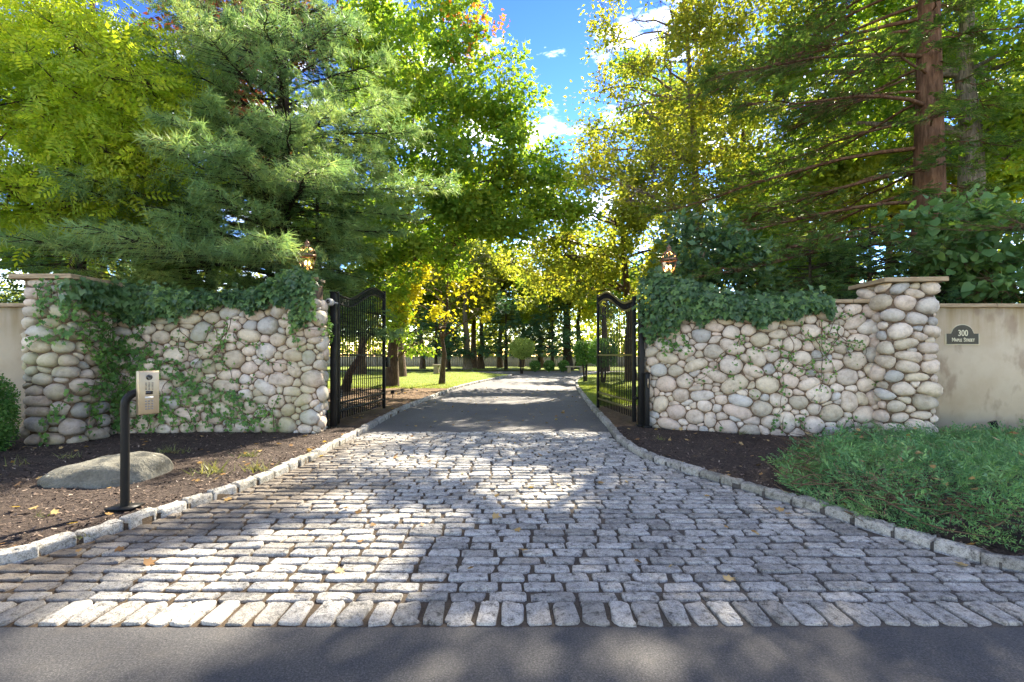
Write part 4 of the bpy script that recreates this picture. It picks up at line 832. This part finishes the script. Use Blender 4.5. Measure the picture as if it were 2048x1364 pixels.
ball_bush('boxwood_bush', 'boxwood bush at the left edge of the picture', (on(-58, 6.05), 6.05, .52), (.40, .42, .58), 'l_box', 15000, .040, 79, 0, 'bush', 2.4)
# far fence, bench and pedestal
fr = empty('fence', (0, 52, 0)); tag(fr, 'low weathered board fence across the far end of the grounds', 'fence', kind='thing')
bd = Acc().box((0, 0, .55), (.245, .03, 1.12)).mesh('board'); bd.materials.append(M['fence'])
for i in range(160):
    o = bpy.data.objects.new('board', bd); COL.objects.link(o); o.parent = fr; o.location = (-26 + i * .25, .004 * (i % 3), .02 * math.sin(i * .4))
bevel(Acc().box((-6, -.03, 1.12), (40, .05, .06)).build('top_rail', M['fence'], fr), .01)
x, y = G(878, 750); pd = empty('stone_pedestal', (x, y, .08)); tag(pd, 'squat tan stone pedestal standing on the sunlit lawn', 'pedestal')
bevel(Acc().box((0, 0, .56), (.80, .6, .10)).build('top_slab', M['concrete'], pd), .02); bevel(Acc().box((-.18, 0, .25), (.30, .45, .52)).build('leg', M['concrete'], pd), .03); bevel(Acc().box((.2, 0, .25), (.28, .45, .52)).build('leg', M['concrete'], pd), .03)
bn = empty('stone_bench', (on(1150, 34), 34, .05)); tag(bn, 'pale stone bench low beside the far hedge', 'bench')
bevel(Acc().box((0, 0, .42), (1.3, .4, .09)).build('seat', M['concrete'], bn), .02)
for s in (-.42, .42): bevel(Acc().box((s, 0, .18), (.2, .32, .38)).build('leg', M['concrete'], bn), .02)
# ------------------------------------------------------------------ gates
def gate(hx, hy, fx, fy, label, rail_mat, lock, t0, rise):
    root = empty('iron_gate', (hx, hy, 0), math.atan2(fy - hy, fx - hx)); L = math.hypot(fx - hx, fy - hy)
    tag(root, label, 'gate', 'wrought iron gate leaves')
    top = lambda s: t0 + rise * float(smoothstep((s / L - .18) / .58)) - .05 * float(smoothstep((s / L - .8) / .25)) - .015 * math.exp(-((s / L - .2) / .12) ** 2)
    def curve(off): return [(s, 0, top(s) + off) for s in np.linspace(.04, L - .04, 26)]
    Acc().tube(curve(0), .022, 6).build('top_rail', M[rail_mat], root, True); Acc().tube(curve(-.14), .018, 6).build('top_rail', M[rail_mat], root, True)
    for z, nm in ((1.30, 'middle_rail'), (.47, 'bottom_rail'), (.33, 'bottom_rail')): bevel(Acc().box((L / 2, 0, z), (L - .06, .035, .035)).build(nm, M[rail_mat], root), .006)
    for s, nm in ((.03, 'hinge_stile'), (L - .03, 'end_stile')): bevel(Acc().box((s, 0, (top(s) + .12) / 2 + .03), (.06, .06, top(s) - .06)).build(nm, M['black'], root), .008)
    n = 22
    for i in range(n):
        s = .03 + (L - .06) * (i + 1) / (n + 1); Acc().tube([(s, 0, .19), (s, 0, 1.0), (s, 0, top(s))], .0095, 6).build('picket', M['black'], root, True)
        if i < n - 1:
            s2 = s + (L - .06) / (n + 1) / 2; Acc().tube([(s2, 0, top(s2) - .14), (s2, 0, top(s2))], .008, 5).build('short_picket', M['black'], root, True)
    for z in (.55, 1.85): Acc().tube([(-.10, 0, z), (.04, 0, z)], .028, 8).build('hinge', M['black'], root, True)
    if lock:
        bevel(Acc().box((L + .16, 0, 1.14), (.16, .10, .22)).build('lock_box', M['black'], root), .012); Acc().box((L + .04, 0, 1.16), (.12, .03, .04)).build('lock_bracket', M['black'], root)
    return root
gate(-3.0, 8.22, -2.82, 10.62, 'black iron gate leaf swung open at the left, beside the ivy covered wall', 'black', True, 2.33, .36)
gate(2.16, 8.45, 1.93, 10.8, 'black iron gate leaf swung open at the right, with reflections coloured into its rails', 'black_reflection', False, 2.28, .35)
def post(x, y, w, h, name, label, cat, grp=None, round_top=False):
    root = empty(name, (x, y, 0)); tag(root, label, cat, grp)
    bevel(Acc().box((0, 0, h / 2), (w, w, h)).build('shaft', M['black'], root), .008)
    bevel(Acc().box((0, 0, h + .012), (w + .02, w + .02, .024)).build('cap', M['black'], root), .008)
    bevel(Acc().box((0, 0, .085), (w + .06, w + .06, .03)).build('base_plate', M['black'], root), .005); return root
post(-3.0, 8.08, .095, 2.34, 'gate_post', 'tall square black post holding the left gate leaf', 'post', 'black gate hinge posts')
post(2.24, 8.32, .095, 2.24, 'gate_post', 'tall square black post holding the right gate leaf', 'post', 'black gate hinge posts')
for x, y, lab in ((-3.10, 7.95, 'short black gate motor housing beside the left gate post'), (2.29, 8.14, 'short black gate motor housing beside the right gate post')):
    r = post(x, y, .075, .98, 'gate_motor', lab, 'gate motor', 'gate motor housings'); Acc().tube([(.0, -.056, .75), (.0, -.056, .90)], .012, 6).build('handle', M['brass'], r)
r = empty('security_camera', (-3.0, 7.9, 2.17)); tag(r, 'small pale security camera on the left gate post', 'camera')
a = Acc().lathe([(0, -.07), (.055, -.07), (.062, -.05), (.062, .04), (.05, .07), (0, .07)], 14); V = np.vstack(a.V)[:, [0, 2, 1]]; V[:, 1] *= -1
b = Acc().add(V, None, np.vstack(a.Q)); b.build('housing', M['cam_grey'], r, True)
a = Acc().lathe([(.034, .0), (.034, .012), (0, .016)], 12); V = np.vstack(a.V)[:, [0, 2, 1]]; V[:, 1] = -V[:, 1] - .066
Acc().add(V, None, np.vstack(a.Q)).build('lens', M['dark_glass'], r, True); Acc().tube([(.0, .06, 0), (.07, .16, 0)], .02, 6).build('bracket', M['grey_plastic'], r)
# security sign on a stake behind the left gate
x, y = G(681, 812, .05); r = empty('yard_sign', (x, y, .05)); tag(r, 'small striped security sign on a stake behind the left gate', 'sign')
Acc().box((0, 0, .1), (.014, .010, .30)).build('stake', M['grey_plastic'], r)
o = Acc().add([(.09 * math.cos(t) * .8, -.012, .30 + .11 * math.sin(t)) for t in np.arange(8) * math.pi / 4 + .39] + [(.09 * math.cos(t) * .8, -.007, .30 + .11 * math.sin(t)) for t in np.arange(8) * math.pi / 4 + .39], [[0, i, i + 1] for i in range(1, 7)] + [[8, 8 + i + 1, 8 + i] for i in range(1, 7)], [[i, (i + 1) % 8 + 0, (i + 1) % 8 + 8, i + 8] for i in range(8)]).build('board', M['white_plastic'], r)
for z in (.24, .29, .34): Acc().box((0, -.014, z), (.10, .004, .022)).build('stripe', M['dark_glass'], r)
# ------------------------------------------------------------------ lanterns
def lantern(x, y, z, label):
    root = empty('pier_lantern', (x, y, z)); tag(root, label, 'lantern', 'lit coach lanterns on the gate piers'); root.scale = (.9,) * 3; n = 6
    Acc().lathe([(0, 0), (.075, 0), (.08, .02), (.035, .05), (.03, .10), (.07, .125), (.075, .135), (0, .135)], 12).build('base', M['copper'], root, True)
    z0, z1, r0, r1 = .135, .40, .095, .155
    th = np.arange(n) * 2 * np.pi / n + .3
    for t in th: Acc().tube([(r0 * math.cos(t), r0 * math.sin(t), z0), (r1 * math.cos(t), r1 * math.sin(t), z1)], .0075, 5).build('frame_bar', M['copper'], root)
    for k in range(n):
        a, b = th[k], th[(k + 1) % n]; Acc().add([(.97 * r0 * math.cos(a), .97 * r0 * math.sin(a), z0), (.97 * r0 * math.cos(b), .97 * r0 * math.sin(b), z0), (.97 * r1 * math.cos(b), .97 * r1 * math.sin(b), z1), (.97 * r1 * math.cos(a), .97 * r1 * math.sin(a), z1)], None, [[0, 1, 2, 3]]).build('glass_pane', M['glass'], root)
    Acc().lathe([(.165, .395), (.172, .405), (.172, .425), (.15, .43)], n * 2).build('roof_ring', M['copper'], root)
    Acc().lathe([(.155, .43), (.14, .50), (.10, .555), (.05, .585)], 12).build('glass_dome', M['glass'], root, True)
    for t in th: Acc().tube([(.158 * math.cos(t), .158 * math.sin(t), .43), (.142 * math.cos(t), .142 * math.sin(t), .50), (.10 * math.cos(t), .10 * math.sin(t), .557), (.05 * math.cos(t), .05 * math.sin(t), .585)], .006, 4).build('dome_rib', M['copper'], root)
    Acc().lathe([(.06, .58), (.062, .60), (.045, .62), (.045, .645), (.06, .65), (.03, .675), (.012, .69), (.018, .705), (0, .72)], 10).build('finial', M['copper'], root, True)
    for k in range(3):
        t = k * 2.1 + .5; p = (.045 * math.cos(t), .045 * math.sin(t)); cd_ = Acc().tube([(p[0], p[1], .14), (p[0], p[1], .25)], .013, 8).build('candle', M['white_plastic'], root)
        Acc().lathe([(.004, .25), (.016, .268), (.018, .285), (.010, .31), (0, .325)], 8, (p[0], p[1], 0)).build('bulb', M['glow'], cd_, True)
lantern(-3.40, 7.96, 2.571, 'lit copper lantern on the left pier, half hidden by pine needles')
lantern(2.72, 8.32, 2.571, 'lit copper lantern on the right pier above the ivy')
# ------------------------------------------------------------------ intercom
ix, iy = G(250, 1014, .08); ic = empty('intercom_post', (ix, iy, .07)); tag(ic, 'brass intercom panel on a bent black post beside the boulder', 'intercom')
Acc().box((0, 0, .012), (.20, .16, .016)).build('base_plate', M['black'], ic)
ang = math.radians(35)                      # the post bends over towards the drive
def sq_tube(pts, w):
    a = Acc(); p = np.asarray(pts, float); t = np.gradient(p, axis=0); t = unit(t); sd = np.array([-math.sin(ang), math.cos(ang), 0]); n = np.cross(sd, t); c = w * .28; h = w / 2
    prof = [(-h, -h + c), (-h + c, -h), (h - c, -h), (h, -h + c), (h, h - c), (h - c, h), (-h + c, h), (-h, h - c)]; V = np.array([[p[i] + sd * u + n[i] * v for u, v in prof] for i in range(len(p))]).reshape(-1, 3)
    Q = [[i * 8 + k, i * 8 + (k + 1) % 8, (i + 1) * 8 + (k + 1) % 8, (i + 1) * 8 + k] for i in range(len(p) - 1) for k in range(8)]; return a.add(V, None, Q)
dx = np.array([math.cos(ang), math.sin(ang), 0]); pz = [(0, 0, .02), (0, 0, .4), (0, 0, .83)] + [tuple(dx * (.10 * (1 - math.cos(t))) + np.array([0, 0, .83 + .10 * math.sin(t)])) for t in np.linspace(.2, 1.57, 8)] + [tuple(dx * .135 + np.array([0, 0, .93]))]
sq_tube(pz, .060).build('post', M['black'], ic)
pa = math.radians(56)                       # panel faces the waiting driver
pn = empty('panel', tuple(dx * .145 + np.array([.015, -.02, .925]))); pn.parent = ic; pn.rotation_euler = (0, 0, pa)
bpy.data.objects.remove(pn)
pc = np.array(dx * .145 + np.array([.015, -.02, .925])); Rp = np.array(Matrix.Rotation(pa, 3, 'Z'))
def pbox(name, c, d, mat, parent, bv=0):
    o = Acc().box(pc + Rp @ np.array(c), d, Rp).build(name, mat, parent)
    if bv: bevel(o, bv)
    return o
panel = pbox('panel', (0, 0, 0), (.142, .055, .350), M['brass'], ic, .004)
pbox('face_plate', (.0, -.0295, 0), (.124, .005, .332), M['brass'], panel, .002)
a = Acc().lathe([(.0, .0), (.022, 0), (.022, .006), (.014, .008), (0, .004)], 14); V = np.vstack(a.V); V = np.c_[V[:, 0], -V[:, 2] - .032, V[:, 1] + .125] @ Rp.T + pc; Acc().add(V, None, np.vstack(a.Q)).build('lens', M['dark_glass'], panel, True)
g = Acc()
for i in range(6):
    for j in range(3): g.box(pc + Rp @ np.array([-.022 + .022 * j, -.0325, .078 - .0105 * i]), (.013, .002, .0045), Rp)
g.build('speaker_grille', M['dark_glass'], panel)
pbox('display', (0, -.033, -.0), (.05, .004, .028), M['dark_glass'], panel); pbox('name_plate', (0, -.033, -.038), (.058, .003, .012), M['white_plastic'], panel)
for i in range(4):
    for j in range(3): pbox('button', (-.022 + .022 * j, -.0335, -.068 - .021 * i), (.012, .004, .010), M['grey_plastic'], panel)
# ------------------------------------------------------------------ house number plaque
sx_, sy_ = 7.13, 7.62; pq = empty('house_number_plaque', (sx_, sy_, 1.62)); tag(pq, 'arched bronze plaque reading 300 Maple Street on the stucco wall', 'plaque')
def arch(k): return [(-.265 * k - (k - 1) * .0, -.155 * k), (.265 * k, -.155 * k), (.265 * k, .02 * k), (.185 * k, .02 * k)] + [(.175 * k * math.cos(t), (.02 + .145 * math.sin(t)) * k) for t in np.linspace(.25, math.pi - .25, 14)] + [(-.185 * k, .02 * k), (-.265 * k, .02 * k)]
def prism(name, pts, y0, y1, mat, parent):
    k = len(pts); me = bpy.data.meshes.new(name); me.from_pydata([(x, y0, z) for x, z in pts] + [(x, y1, z) for x, z in pts], [], [list(range(k)), list(range(k, 2 * k))[::-1]] + [[(i + 1) % k, i, k + i, k + (i + 1) % k] for i in range(k)]); me.update(); return link(name, me, mat, parent)
prism('border', arch(1.0), -.022, .0, M['gold'], pq); plq = prism('plate', arch(.955), -.027, -.001, M['bronze'], pq)
def text(name, s, size, x, z, parent, sxx=1.0):
    cu = bpy.data.curves.new(name, 'FONT'); cu.body = s; cu.size = size; cu.align_x = 'CENTER'; cu.extrude = .003; cu.offset = .0008; o = bpy.data.objects.new(name, cu); COL.objects.link(o)
    dg = bpy.context.evaluated_depsgraph_get(); me = bpy.data.meshes.new_from_object(o.evaluated_get(dg)); bpy.data.objects.remove(o); me.materials.clear(); me.materials.append(M['gold'])
    t = link(name, me, None, parent, (x, -.031, z)); t.rotation_euler = (math.pi / 2, 0, 0); t.scale = (sxx, 1, 1); return t
text('number', '300', .135, 0, -.018, plq, .80)
text('lettering', 'M', .088, -.150, -.108, plq, .8); text('lettering', 'APLE', .066, -.072, -.108, plq, .8); text('lettering', 'S', .088, .026, -.108, plq, .8); text('lettering', 'TREET', .066, .112, -.108, plq, .8)
# spotlight at the foot of the stucco wall
x, y = G(1994, 872, .06); sp = empty('spotlight', (x, y, .06)); tag(sp, 'black garden spotlight tilted at the foot of the stucco wall', 'spotlight')
Acc().tube([(0, 0, -.05), (0, 0, .09)], .014, 6).build('stake', M['black'], sp); d = np.array([-.35, .12, .93]); d /= np.linalg.norm(d); p = np.array([.0, 0, .07])
Acc().tube([p, p + d * .02, p + d * .15, p + d * .16], [.028, .046, .052, .054], 14).build('housing', M['black'], sp, True); Acc().tube([p + d * .158, p + d * .163], .042, 12).build('lens', M['dark_glass'], sp)
x, y = G(785, 800); r = empty('path_light', (x, y, .05)); tag(r, 'small black path light in the leaf litter by the left gate', 'path light'); Acc().tube([(0, 0, -.05), (0, 0, .14)], .012, 6).build('stake', M['black'], r); Acc().lathe([(.0, .24), (.05, .23), (.055, .14), (.03, .13), (0, .13)], 10).build('lamp_head', M['black'], r, True)
# ------------------------------------------------------------------ boulder
rb = np.random.default_rng(90); bx0, by0 = G(90, 965, .06); bx1, by1 = G(352, 945, .06); bc = np.array([(bx0 + bx1) / 2, (by0 + by1) / 2 - .02]); bl_ = (bx1 - bx0) / 2
V = []; nu, nv = 40, 14
for j in range(nv):
    ph = (j / (nv - 1)) * math.pi / 2 
    for i in range(nu):
        t = i / nu * 2 * math.pi; cx_, cy_ = math.cos(t), math.sin(t); e = (abs(cx_) ** 2.3 + abs(cy_) ** 2.3) ** (-1 / 2.3); rr = math.cos(ph) ** .55
        x = bl_ * cx_ * e * rr * (1 + .04 * math.sin(3 * t + 1)); y = .42 * cy_ * e * rr * (1 + .06 * math.sin(2 * t)); z = .235 * math.sin(ph) ** .6 * (1 + .25 * x / bl_) + .05 * y
        k = 1 + .16 * mnoise.noise(Vector((x * 2.3, y * 3, z * 4))) + .05 * mnoise.noise(Vector((x * 9, y * 9, z * 9))); V.append((x * k, y * k, z * k + .02 * mnoise.noise(Vector((x * 5, y * 5, 3)))))
Q = [[j * nu + i, j * nu + (i + 1) % nu, (j + 1) * nu + (i + 1) % nu, (j + 1) * nu + i] for j in range(nv - 1) for i in range(nu)]
o = link('boulder', fmesh('boulder', V, None, Q, True), M['boulder'], None, (bc[0], bc[1], .03)); tag(o, 'flat grey lichen spotted boulder lying in the mulch behind the intercom', 'boulder')
# ------------------------------------------------------------------ ivy
def on_path(path, s, z, h):
    d, nrm = path_frame(path); b = np.stack([np.interp(s, d, path[:, 0]), np.interp(s, d, path[:, 1])], 1); n = unit(np.stack([np.interp(s, d, nrm[:, 0]), np.interp(s, d, nrm[:, 1])], 1)); return np.c_[b + n * h[:, None], z], np.c_[n, np.zeros(len(s))]
def ivy(label, path, s0, s1, zlow, ztop, n, creepers, seed, over):
    rng = np.random.default_rng(seed); root = empty('ivy', (0, 0, 0)); tag(root, label, 'ivy', 'ivy on the entrance walls')
    s = rng.uniform(s0, s1, n); lo = np.array([zlow(v) for v in s]); hi = np.array([ztop(v) for v in s]); f = rng.uniform(0, 1, n) ** .8; z = lo + (hi - lo) * f
    h = .09 + .16 * rng.random(n) * (.35 + .65 * np.sin(np.clip(f, 0, 1) * math.pi) ** .6)
    C, Nn = on_path(path, s, z, h)
    m = int(n * over); s2 = rng.uniform(s0, s1, m); z2 = np.array([ztop(v) for v in s2]) + rng.normal(0, .05, m); C2, N2 = on_path(path, s2, z2, rng.uniform(-.45, .14, m))
    N2 = N2 * .6 + [0, 0, 1.0]; C = np.vstack([C, C2]); Nn = np.vstack([Nn, N2]); k = len(C)
    N = unit(Nn + [0, 0, .45] + rng.normal(0, .38, (k, 3))); D = unit(np.array([0, 0, -1.0]) + rng.normal(0, .55, (k, 3)) + Nn * .25); S = rng.uniform(.05, .125, k)
    order = np.argsort(-(S + .25 * np.einsum('ij,ij->i', C - C.mean(0), Nn / np.linalg.norm(Nn, axis=1)[:, None])))[:150]
    tv, tf = IVY; me = fmesh('leaf', tv, tf); me.materials.append(M['l_ivy'])
    X = unit(np.cross(D, N)); Nq = np.cross(X, D)
    for i in order:
        o = bpy.data.objects.new('leaf', me); COL.objects.link(o); o.parent = root
        o.matrix_local = Matrix(((X[i, 0] * S[i], D[i, 0] * S[i], Nq[i, 0] * S[i], C[i, 0]), (X[i, 1] * S[i], D[i, 1] * S[i], Nq[i, 1] * S[i], C[i, 1]), (X[i, 2] * S[i], D[i, 2] * S[i], Nq[i, 2] * S[i], C[i, 2]), (0, 0, 0, 1)))
    rest = np.setdiff1d(np.arange(k), order); tag(foliage('foliage', root, M['l_ivy'], IVY, C[rest], D[rest], N[rest], S[rest], False), kind='stuff')
    st = Acc(); LC = []; LN = []; LD = []; LS = []
    for (cs, cz, steps, dirn, dens, size) in creepers:
        p = np.array([cs, cz], float); pts = []; a = -math.pi / 2 if dirn < 0 else math.pi / 2
        for q in range(steps):
            a += rng.normal(0, .42); a = a * .92 + (-math.pi / 2 if dirn < 0 else math.pi / 2) * .08; p = p + .055 * np.array([math.cos(a), math.sin(a)])
            if not (.08 < p[1] < 2.3) or not (.02 < p[0] < path_frame(path)[0][-1] - .02): break
            pts.append(p.copy())
            for w in range(rng.poisson(dens)):
                q2 = p + rng.normal(0, .035, 2); c_, n_ = on_path(path, np.array([q2[0]]), np.array([q2[1]]), np.array([rng.uniform(.07, .12)])); LC.append(c_[0]); LN.append(n_[0] + [0, 0, .3] + rng.normal(0, .35, 3)); LD.append([rng.normal(0, .7), 0, rng.normal(-.3, .7)]); LS.append(size * rng.uniform(.6, 1.2))
        if len(pts) > 3:
            pts = np.array(pts); c_, _ = on_path(path, pts[:, 0], pts[:, 1], np.full(len(pts), .075)); st.tube(c_, np.linspace(.007, .003, len(c_)), 4, False)
    if st.n: tag(st.build('stems', M['vine'], root), kind='stuff')
    if LC: tag(foliage('creeping_leaves', root, M['l_ivy_young'], IVY, np.array(LC), np.array(LD), np.array(LN), np.array(LS), False), kind='stuff')
    return root
ri = np.random.default_rng(33)
zlL = lambda s: 2.02 - .16 * math.sin(s * 2.2 + .6) - .13 * fnoise(s, 0, 3.1, 2) - .40 * max(0, fnoise(s, 1, 4.3, 7)) + (.14 if 2.55 < s < 3.0 else 0)
ztL = lambda s: 2.30 + .05 * math.sin(s * 3) + .34 * math.exp(-((s - 3.0) / .42) ** 2)
cr_ = [(ri.uniform(.0, .75), ri.uniform(1.2, 2.0), 34, -1, 2.2, .062) for _ in range(16)] + [(ri.uniform(.7, 2.4), ri.uniform(1.5, 2.0), 26, -1, 1.0, .05) for _ in range(9)] + [(ri.uniform(.2, 2.9), .1, int(ri.uniform(5, 16)), 1, 1.8, .055) for _ in range(26)] + [(ri.uniform(2.8, 3.5), 1.95, 10, -1, 1.9, .065) for _ in range(5)]
ivy('dark ivy cascading over the left stone wall with runners down to the mulch', LWp, .0, dL - .42, zlL, ztL, 3600, cr_, 34, .38)
RX = path_frame(RWp)[0]; s_end = float(np.interp(4.75, RWp[:, 0], RX))
def zlR(s):
    f = (s - .45) / (s_end - .45); return 1.90 - .10 * fnoise(s, 0, 3.1, 5) - .45 * max(0, fnoise(s, 1, 4.3, 3)) - .12 * math.exp(-((f - .12) / .12) ** 2) + .10 * float(smoothstep((f - .75) / .25))
def ztR(s):
    f = (s - .45) / (s_end - .45); return 2.16 + .44 * float(smoothstep(1 - (f - .05) / .55))
cr_ = [(ri.uniform(.5, 1.3), 1.8, 9, -1, 2.0, .055) for _ in range(6)] + [(ri.uniform(1.9, 3.6), ri.uniform(1.4, 1.9), 22, -1, 1.0, .045) for _ in range(13)] + [(ri.uniform(1.2, 3.6), .1, 5, 1, 1.4, .05) for _ in range(8)]
ivy('dark glossy ivy heaped over the right wall below the lantern', RWp, .42, s_end, zlR, ztR, 3000, cr_, 35, .75)
# ivy climbing the left pillar
pp = dense([(-6.62, 6.60), (-6.12, 6.61), (-6.06, 6.66), (-6.04, 7.3)], 40, 1)
cr_ = [(ri.uniform(.15, .75), 2.25, 17, -1, 1.7, .06) for _ in range(4)] + [(ri.uniform(.45, .8), 2.3, 11, -1, 2.6, .07) for _ in range(5)] + [(ri.uniform(.66, 1.1), ri.uniform(1.2, 2.2), 38, -1, 2.6, .065) for _ in range(13)]
ivy('ivy trailing down the right side of the left stone pillar', pp, .5, 1.2, lambda s: 1.95, lambda s: 2.36, 420, cr_, 36, .1)
# ------------------------------------------------------------------ spreading juniper
rj = np.random.default_rng(44)
JB = np.array([(2.5, 4.6), (2.92, 3.20), (3.2, 2.86), (3.6, 2.62), (4.2, 2.46), (5.2, 2.85), (6.4, 3.9), (7.1, 4.9)])
xb = lambda y: np.interp(y, JB[:, 0], JB[:, 1])
jn = empty('juniper_ground_cover', (0, 0, 0)); tag(jn, 'low spreading green juniper filling the bed below the stucco wall', 'juniper', kind='stuff')
n = 27000; y = rj.uniform(2.5, 7.15, n); x = xb(y) + rj.uniform(0, 1, n) ** 1.15 * (10.5 - xb(y)); k = (np.abs(x / y) < 1.7) & ((np.abs(x / y) < 1.15) | (rj.random(n) < .4)); x, y = x[k], y[k]; n = len(x)
e = np.minimum(x - xb(y), 7.35 - y); hh = (.05 + (.25 - .17 * smoothstep((y - 4.4) / 1.8)) * smoothstep(e / .6)) * (1 + .8 * np.array([fnoise(a, b, 2.6, 4) for a, b in zip(x, y)])) 
hh = np.maximum(hh, .03) ; z = .06 + hh * rj.uniform(.35, 1.0, n); C = np.c_[x, y, z]
ang_ = np.array([fnoise(a, b, 1.1, 8) for a, b in zip(x, y)]) * 5 + rj.normal(0, .8, n) + math.pi * 1.15
D = np.c_[np.cos(ang_), np.sin(ang_), rj.normal(.45, .3, n)]; N = unit(rj.normal(0, .5, (n, 3)) + [0, 0, 1])
foliage('foliage', jn, M['l_juniper'], SPRIG, C, D, N, rj.uniform(.08, .15, n), False)
kb = rj.random(n) < .085; zt_ = C[kb] + np.c_[np.zeros((kb.sum(), 2)), rj.uniform(.01, .07, kb.sum())]
foliage('long_shoots', jn, M['l_juniper'], SPRIG, zt_, np.c_[rj.normal(0, .8, (kb.sum(), 2)), rj.uniform(.2, .9, kb.sum())], rdir(rj, kb.sum()), rj.uniform(.14, .24, kb.sum()), False)
pk = np.array([fnoise(a, b, 2.1, 12) for a, b in zip(x, y)]); kd = (pk > .22) & (rj.random(n) < .28)
foliage('dry_shoots', jn, M['l_juniper_dead'], SPRIG, C[kd] + [0, 0, .015], D[kd] + rj.normal(0, .4, (kd.sum(), 3)), N[kd], rj.uniform(.08, .16, kd.sum()), False)
stj = Acc()
for q in range(300):
    yy = rj.uniform(2.6, 6.6); xx = xb(yy) + rj.uniform(-.02, .9) ** 1.0; a = rj.uniform(0, 6.28); L = rj.uniform(.15, .5); z0 = .07 + rj.uniform(0, .16)
    stj.tube([(xx, yy, z0), (xx + math.cos(a) * L * .5, yy + math.sin(a) * L * .5, z0 + rj.uniform(.02, .1)), (xx + math.cos(a + .4) * L, yy + math.sin(a + .4) * L, z0 + rj.uniform(.0, .16))], [.006, .0045, .002], 4, False)
stj.build('stems', M['vine'], jn)
# ------------------------------------------------------------------ mulch chips, fallen leaves, weeds, grass
def scatter(n, seed, side):
    r = np.random.default_rng(seed); y = 2.4 + (8.0 - 2.4) * r.random(n) ** 1.3
    if side < 0: x = np.array([XL(v) for v in y]) - .12 - r.random(n) ** 1.2 * 5.5
    else: x = np.array([XR(v) for v in y]) + .12 + r.random(n) ** 1.2 * 4.5
    return x, y, r
for side, n, lab in ((-1, 26000, 'wood chips lying on the left mulch bed'), (1, 13000, 'wood chips lying on the right mulch bed')):
    x, y, r = scatter(n, 50 + side, side); z = np.array([bedz(a, b) for a, b in zip(x, y)]) + r.uniform(-.002, .012, n); S = r.uniform(.010, .034, n) * np.where(r.random(n) < .06, 1.7, 1)
    tag(foliage('mulch_chips', None, M['chip'], CHIP, np.c_[x, y, z], np.c_[r.normal(size=n), r.normal(size=n), r.normal(0, .25, n)], unit(np.c_[r.normal(0, .4, n), r.normal(0, .4, n), np.ones(n)]), S, False), lab, 'mulch', kind='stuff')
x, y, r = scatter(150, 55, -1); x2, y2, _ = scatter(120, 56, 1); xa = r.uniform(-3, 3, 70); ya = r.uniform(2.6, 7.5, 70); kx = (xa > np.array([XL(v) for v in ya])) & (xa < np.array([XR(v) for v in ya])); xa, ya = xa[kx], ya[kx]
xj = r.uniform(2.7, 6, 70); yj = r.uniform(3, 6.5, 70); kj = xj > xb(yj) + .1; xj, yj = xj[kj], yj[kj]; xd = r.uniform(-4, 2, 260); yd = r.uniform(8.5, 19, 260)
C = np.vstack([np.c_[x, y, np.full(150, .095)], np.c_[x2, y2, np.full(120, .095)], np.c_[xa, ya, np.full(len(xa), .042)], np.c_[xj, yj, r.uniform(.30, .42, len(xj))], np.c_[xd, yd, np.where(xd < np.array([XL(v) for v in yd]) - .1, .09, .016)]]); n = len(C)
tag(foliage('fallen_leaves', None, M['l_dead'], MAPLE, C, np.c_[r.normal(size=(n, 2)), r.normal(0, .2, n)], unit(np.c_[r.normal(0, .35, (n, 2)), np.ones(n)]), r.uniform(.035, .075, n), False), 'dry tan leaves scattered over mulch, cobbles and drive', 'leaves', kind='stuff')
def tuftplant(u, v, label, seed, n, size, mat='weed'):
    x, y = G(u, v, .08); r = np.random.default_rng(seed); root = empty('weed', (x, y, .075)); tag(root, label, 'weed', 'weeds growing in the mulch')
    c = np.c_[r.normal(0, size * .5, n), r.normal(0, size * .4, n), np.zeros(n)]; foliage('blades', root, M[mat], BLADE, c, np.c_[r.normal(0, .8, (n, 2)), np.full(n, .9)], rdir(r, n), size * r.uniform(.6, 1.3, n), False)
for i, (u, v, nn, sz, lab) in enumerate([(425, 945, 60, .14, 'pale grass tuft in the mulch right of the boulder'), (512, 940, 50, .13, 'pale grass tuft nearest the left kerb'), (497, 912, 34, .10, 'small grass tuft below the left wall near the gate'), (335, 903, 40, .11, 'grass tuft between the boulder and the left wall'), (140, 915, 26, .10, 'grass tuft at the foot of the left pillar'), (42, 930, 14, .13, 'thin upright weed by the boxwood bush'), (80, 1032, 14, .05, 'tiny green sprout in the mulch left of the intercom'), (165, 1075, 14, .05, 'tiny green sprout by the left kerb'), (1320, 880, 24, .08, 'little green weed under the right wall'), (365, 905, 22, .09, 'sparse weed under the ivy runners'), (1485, 868, 26, .09, 'green weed at the foot of the right wall')]): tuftplant(u, v, lab, 600 + i, nn, sz)
rg = np.random.default_rng(80); n = 45000; y = 17.5 + 17 * rg.random(n) ** 1.6; x = np.where(rg.random(n) < .72, np.array([XL(v) if v < 29.5 else -.05 - (v - 29.5) * .55 for v in y]) - .12 - rg.random(n) * 14, np.array([XR(v) for v in y]) + .12 + rg.random(n) * 3.5)
k = (y > 12.4); tag(foliage('grass', None, M['grass'], BLADE, np.c_[x, y, np.full(n, .075)], np.c_[rg.normal(0, .6, (n, 2)), np.ones(n)], rdir(rg, n), rg.uniform(.05, .11, n), False), 'short sunlit grass of the lawns beside the drive', 'grass', kind='stuff')
n = 9000; y = rg.uniform(11.8, 17.5, n); x = np.array([XR(v) for v in y]) + .12 + rg.random(n) * 1.6; tag(foliage('grass', None, M['grass'], BLADE, np.c_[x, y, np.full(n, .075)], np.c_[rg.normal(0, .6, (n, 2)), np.ones(n)], rdir(rg, n), rg.uniform(.05, .10, n), False), 'short grass beside the right kerb inside the gate', 'grass', kind='stuff')
#@@END
